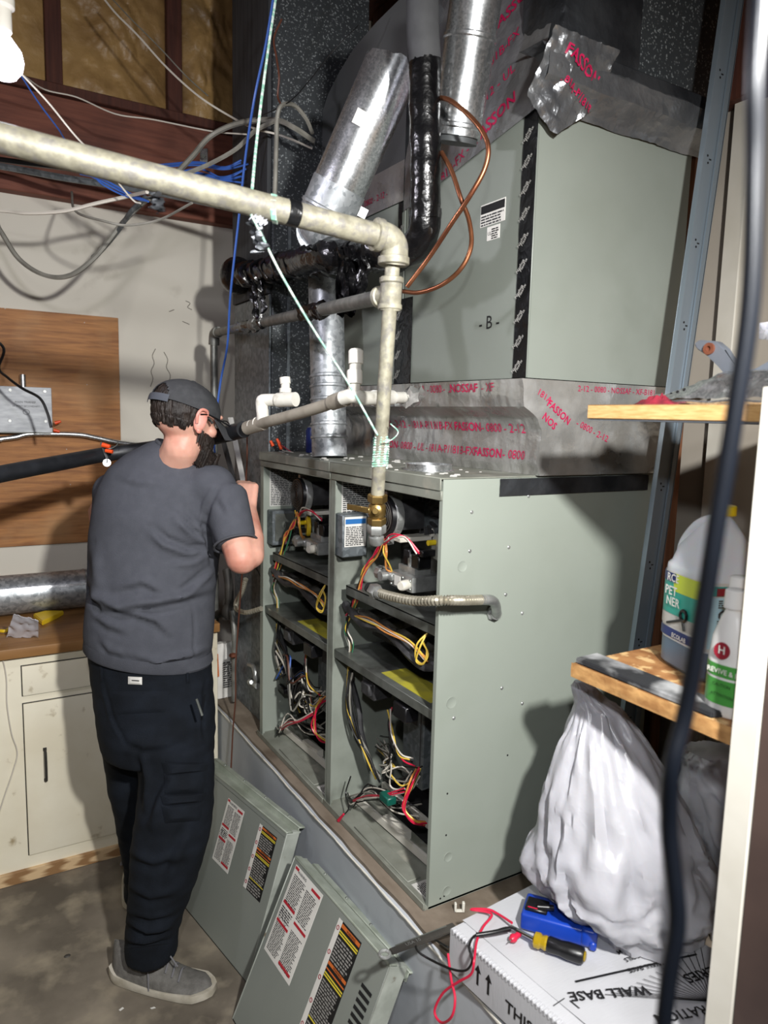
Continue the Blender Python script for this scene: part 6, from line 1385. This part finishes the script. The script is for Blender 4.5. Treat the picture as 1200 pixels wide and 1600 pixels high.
def shirt(b):
    R_ = [(246, 322, 702, 2.10, .062, -.028), (226, 334, 712, 2.10, .080, -.032), (194, 352, 728, 2.11, .105, -.030), (170, 362, 748, 2.11, .125, -.026), (156, 362, 772, 2.12, .138, -.02), (147, 356, 805, 2.12, .148, -.012),
          (142, 346, 845, 2.13, .150, -.006), (140, 340, 885, 2.13, .152, 0), (139, 336, 925, 2.13, .155, -.004), (136, 334, 965, 2.13, .158, -.010), (135, 332, 992, 2.13, .158, -.016), (136, 330, 1014, 2.13, .156, -.022)]
    rr = []
    for i in range(len(R_)-1):
        for k in range(3): t = k/3; rr.append([a*(1-t)+c*t for a, c in zip(R_[i], R_[i+1])])
    rr.append(R_[-1])
    loftr(b, [ringc(r[0], r[1], r[2], r[3], r[4], 36, r[5]) for r in rr])
    # sleeves
    e1_ = rS.lerp(rE, .80)
    for a, c in ((rS, rE),):
        d = (c-a).normalized(); ell(b, a+V((0, 0, -.012))-rh*.012, .064, .062, .060, seg=18, rings=12); cyl(b, a, a+(c-a)*.84, .066, .060, 20); 
    ell(b, rS.lerp(at(300, 740, 2.08), .45), .075, .075, .058, seg=18, rings=12)
    a, c = lS, lE; ell(b, a, .070, .066, .066, seg=18, rings=12); cyl(b, a, a+(c-a)*.85, .066, .066, 20)
    ell(b, lS.lerp(at(230, 740, 2.12), .45), .075, .075, .058, seg=18, rings=12)
bmS = NB(); shirt(bmS); bmS = fuse(bmS, .0075, 26, .5)
folds = [([(140, 905), (152, 932), (188, 946), (240, 940), (290, 930), (328, 918)], .012, 7), ([(142, 925), (160, 948), (215, 958), (245, 968), (265, 988)], .010, 6),
    ([(327, 852), (300, 836), (272, 808)], .008, 5), ([(324, 838), (300, 820), (278, 795)], .006, 4.5), ([(328, 860), (295, 866), (255, 850), (236, 832)], .010, 5.5), ([(326, 866), (300, 880), (270, 882)], .006, 5),
    ([(180, 918), (222, 906), (262, 926)], .006, 6), ([(332, 892), (310, 912), (278, 936)], .008, 5), ([(150, 960), (170, 975), (200, 985)], .005, 6), ([(205, 1022), (250, 1034), (295, 1022), (325, 1012)], .006, 5), ([(225, 1040), (262, 1028), (310, 1024)], .005, 4),
    ([(344, 757), (326, 790), (318, 822), (328, 862), (332, 885)], -.006, 4), ([(345, 775), (360, 800)], .004, 6), ([(300, 935), (304, 985), (300, 1048)], -.0025, 2.5), ([(190, 745), (215, 752), (250, 755)], .003, 6), ([(150, 860), (152, 900), (160, 925)], .006, 8), ([(160, 1000), (172, 1015), (200, 1022)], .004, 5)]
disp_px(bmS, folds)
for v in bmS.verts: v.co += v.normal*.0025*noise.noise(v.co*11)
sh_o = fin('t_shirt', bmS, shirtm, man, ang=85)
rd_ = (rE-rS).normalized(); ce = rS+(rE-rS)*.83
one('sleeve_hem', mat('jersey_hem', '44464c', rough=.9), sh_o, lambda b: tube(b, [ce-rd_*.002+(frame(rd_)[0]*math.cos(k*PI/12)+frame(rd_)[1]*math.sin(k*PI/12))*.0595 for k in range(25)], .0035, 6, sm=False))
one('neck_ribbing', MATS['jersey_hem'], sh_o, lambda b: tube(b, [p for p in ringc(247, 318, 705, 2.10, .062, 24, -.030)]+[ringc(247, 318, 705, 2.10, .062, 24, -.030)[0]], .006, 8, sm=False))
hemr = ringc(137, 329, 1020, 2.13, .153, 40, -.024)
one('shirt_hem', shirtm, sh_o, lambda b: loftr(b, [[p+V((0, 0, .03)) for p in hemr], [p+(p-at(232, 1042, 2.13)).normalized()*.004 for p in hemr], [p+V((0, 0, -.006)) for p in hemr]], cap=False))
# ---- trousers
def trous(b):
    R_ = [(142, 328, 1005, 2.13, .140, -.02), (143, 329, 1030, 2.13, .143, -.02), (145, 331, 1065, 2.13, .148, -.012), (150, 334, 1100, 2.13, .150, 0), (156, 335, 1140, 2.12, .148, 0), (166, 334, 1175, 2.12, .135, 0)]
    rr = []
    for i in range(len(R_)-1):
        for k in range(3): t = k/3; rr.append([a*(1-t)+c*t for a, c in zip(R_[i], R_[i+1])])
    rr.append(R_[-1]); loftr(b, [ringc(r[0], r[1], r[2], r[3], r[4], 36, r[5]) for r in rr])
    def leg(L_):
        rr = []
        for i in range(len(L_)-1):
            for k in range(4): t = k/4; rr.append([a*(1-t)+c*t for a, c in zip(L_[i], L_[i+1])])
        rr.append(L_[-1]); loftr(b, [ringc(*r) for r in [(q[0], q[1], q[2], q[3], q[4], 28) for q in rr]])
    leg([(212, 333, 1150, 2.09, .115), (218, 334, 1210, 2.07, .110), (214, 332, 1260, 2.05, .105), (208, 327, 1310, 2.04, .100), (204, 316, 1350, 2.04, .094), (202, 302, 1390, 2.05, .088), (200, 288, 1425, 2.06, .083), (198, 278, 1455, 2.08, .078), (196, 276, 1490, 2.09, .078)])
    leg([(158, 250, 1140, 2.20, .110), (168, 245, 1190, 2.24, .105), (178, 240, 1240, 2.27, .10), (188, 238, 1290, 2.32, .09), (196, 236, 1340, 2.38, .08), (198, 236, 1395, 2.44, .078)])
bmT = NB(); trous(bmT); bmT = fuse(bmT, .0075, 8, .5)
tf = [([(200, 1155), (225, 1165), (262, 1162)], .006, 6), ([(268, 1215), (250, 1250), (238, 1290)], .008, 6), ([(222, 1180), (232, 1220), (228, 1262)], .010, 6), ([(205, 1330), (240, 1345), (290, 1335)], .007, 7), ([(204, 1385), (235, 1400), (275, 1392)], .006, 6),
    ([(200, 1440), (230, 1455), (268, 1448)], .008, 5), ([(202, 1425), (235, 1432), (270, 1424)], .006, 5), ([(200, 1468), (225, 1472), (262, 1464)], .006, 4), ([(160, 1060), (175, 1120), (200, 1170)], -.003, 3), ([(322, 1060), (316, 1110), (320, 1160)], -.003, 3), ([(300, 1290), (280, 1330), (262, 1380)], .006, 7)]
disp_px(bmT, tf)
for v in bmT.verts: v.co += v.normal*(.004*noise.noise(v.co*9)+.003*noise.noise(V((v.co.x*14, v.co.y*14, v.co.z*34))))
tro = fin('trousers', bmT, trousm, man, ang=85)
def ons(x, y, d): return at(x, y, d)
def flap_(nm, m, pts, th, d0):
    """pocket piece laid on the cloth: find the cloth surface along each ray"""
    from mathutils.bvhtree import BVHTree
    bmx = NB(); bmx.from_mesh(tro.data); off = V(tro['_o']); T_ = BVHTree.FromBMesh(bmx)
    nn_ = 8
    def hit(x, y):
        r = ray(x, y).normalized(); h = T_.ray_cast(CAM-off, r); return (h[0]+off-r*.0) if h[0] else at(x, y, d0)
    def f(u, v):
        a, b_, c, e = pts; x = (a[0]*(1-u)+b_[0]*u)*(1-v)+(e[0]*(1-u)+c[0]*u)*v; y = (a[1]*(1-u)+b_[1]*u)*(1-v)+(e[1]*(1-u)+c[1]*u)*v
        k = th*(min(1, 6*u, 6*(1-u), 6*v, 6*(1-v))*.8+.2)
        return hit(x, y)-ray(x, y).normalized()*k
    o = one(nm, m, tro, lambda b: grid(b, f, 14, 10)); bmx.free(); return o
trf = mat('navy_pocket', '13171d', '191e26', rough=.9, ns=14, bump=.3, bs=260, spec=.2)
flap_('back_pocket_flap', trf, ((176, 1080), (264, 1080), (258, 1112), (184, 1116)), .008, 2)
flap_('cargo_pocket', trf, ((256, 1208), (325, 1200), (318, 1240), (258, 1242)), .016, 2)
flap_('cargo_pocket_flap', trf, ((252, 1190), (328, 1192), (322, 1206), (258, 1214)), .019, 2)
flap_('cargo_pocket', trf, ((252, 1258), (320, 1250), (312, 1282), (258, 1286)), .016, 2)
flap_('cargo_pocket_flap', trf, ((250, 1242), (324, 1238), (316, 1254), (256, 1260)), .019, 2)
lbp = flap_('waist_label', paper, ((200, 1057), (222, 1058), (222, 1070), (200, 1069)), .005, 2)
flap_('label_print', ink, ((204, 1062), (219, 1063), (219, 1065), (204, 1064)), .0075, 2)
flap_('belt_loop', trf, ((155, 1040), (160, 1040), (161, 1066), (156, 1066)), .006, 2)
flap_('belt_loop', trf, ((290, 1045), (296, 1045), (296, 1068), (291, 1068)), .006, 2)
flap_('side_seam', trousf, ((318, 1085), (321, 1085), (316, 1125), (313, 1125)), .003, 2)
flap_('trouser_hem', trf, ((198, 1476), (270, 1468), (270, 1474), (198, 1483)), .004, 2)
pn = tuple(at(313, 1108, 2.0)); o = one('pen', steel, man, lambda b: cyl(b, at(307, 1092, 1.965), at(316, 1118, 1.965), .0035, seg=8))
# ---- shoes
def shoe(heel, toe, seed):
    heel, toe = V(heel), V(toe); heel.z = toe.z = 0; d = (toe-heel).normalized(); L_ = (toe-heel).length; s = V((d.y, -d.x, 0))
    def prof(t): return .5*(.070+.034*math.sin(min(1, t*1.15)*PI*.95)**1 if t < .9 else .070*1.0)*1
    def hw(t): return (.034+.016*math.sin(PI*min(1, t/.9)*.75))*min(1, (t*9+.25)**.5, ((1-t)*7+.06)**.5)
    def up(t): return .110-.0*t if t < .12 else (.112-.01*(t-.12) if t < .35 else max(.040, .110-.11*((t-.35)/.65)**.9))
    o = one('shoe', shoem, man, lambda b: loftr(b, [[heel+d*(L_*t)+s*(hw(t)*math.cos(a)*(1 if math.sin(a) < .3 else 1-.35*(math.sin(a)-.3)))+V((0, 0, .022+max(-.2, math.sin(a))*(up(t)-.022)*min(1, ((1-t)*10+.25)**.5))) for a in [2*PI*k/24 for k in range(24)]] for t in [i/22 for i in range(23)]]), ang=80)
    one('shoe_sole', shoes, o, lambda b: loftr(b, [[heel+d*(L_*(t*1.06-.03))+s*((hw(t)+.0035)*q[0])+V((0, 0, q[1]+.008*max(0, t-.8)*5*(q[1] < .02)+.006*max(0, .15-t)*6)) for q in ((-1, .002), (-1.05, .018), (-1.0, .031-.009*math.sin(t*PI)), (1.0, .031-.009*math.sin(t*PI)), (1.05, .018), (1, .002))] for t in [i/22 for i in range(23)]]), ang=50)
    for k in range(5):
        t = .42+.065*k; z = up(t)
        one('lace', lacem, o, lambda b: tube(b, [heel+d*(L_*t)+s*-.028+V((0, 0, z*.86)), heel+d*(L_*(t+.02))+V((0, 0, z+.010)), heel+d*(L_*(t+.03))+s*.028+V((0, 0, z*.86))], .0028, 6))
    kt = heel+d*(L_*.42)+V((0, 0, .118))
    for sg in (-1, 1): one('lace_loop', lacem, o, lambda b: tube(b, [kt, kt+s*(.03*sg)+V((0, 0, .012)), kt+s*(.055*sg)-d*.015+V((0, 0, -.015)), kt+s*(.03*sg)-d*.005+V((0, 0, -.01)), kt], .0022, 6))
    one('lace_end', lacem, o, lambda b: tube(b, [kt, kt+s*.035+V((0, 0, -.02)), kt+s*.052+d*.01+V((0, 0, -.07)), kt+s*.055+d*.012+V((0, 0, -.098))], .0022, 6))
    one('lace_end', lacem, o, lambda b: tube(b, [kt, kt+d*.05+s*.02+V((0, 0, .004)), kt+d*.09+s*.03+V((0, 0, -.025))], .0022, 6))
    one('shoe_tongue', shoem, o, lambda b: ell(b, heel+d*(L_*.40)+V((0, 0, .112)), .055, .036, .030, (d, s, V((0, 0, 1))), 14, 8))
shoe((-.565, .775, 0), (-.345, .560, 0), 1)
shoe((-.455, 1.03, 0), (-.375, 1.30, 0), 2)
for o in bpy.data.objects:
    for k in ('_o', '_x', 'x'):
        if k in o: del o[k]
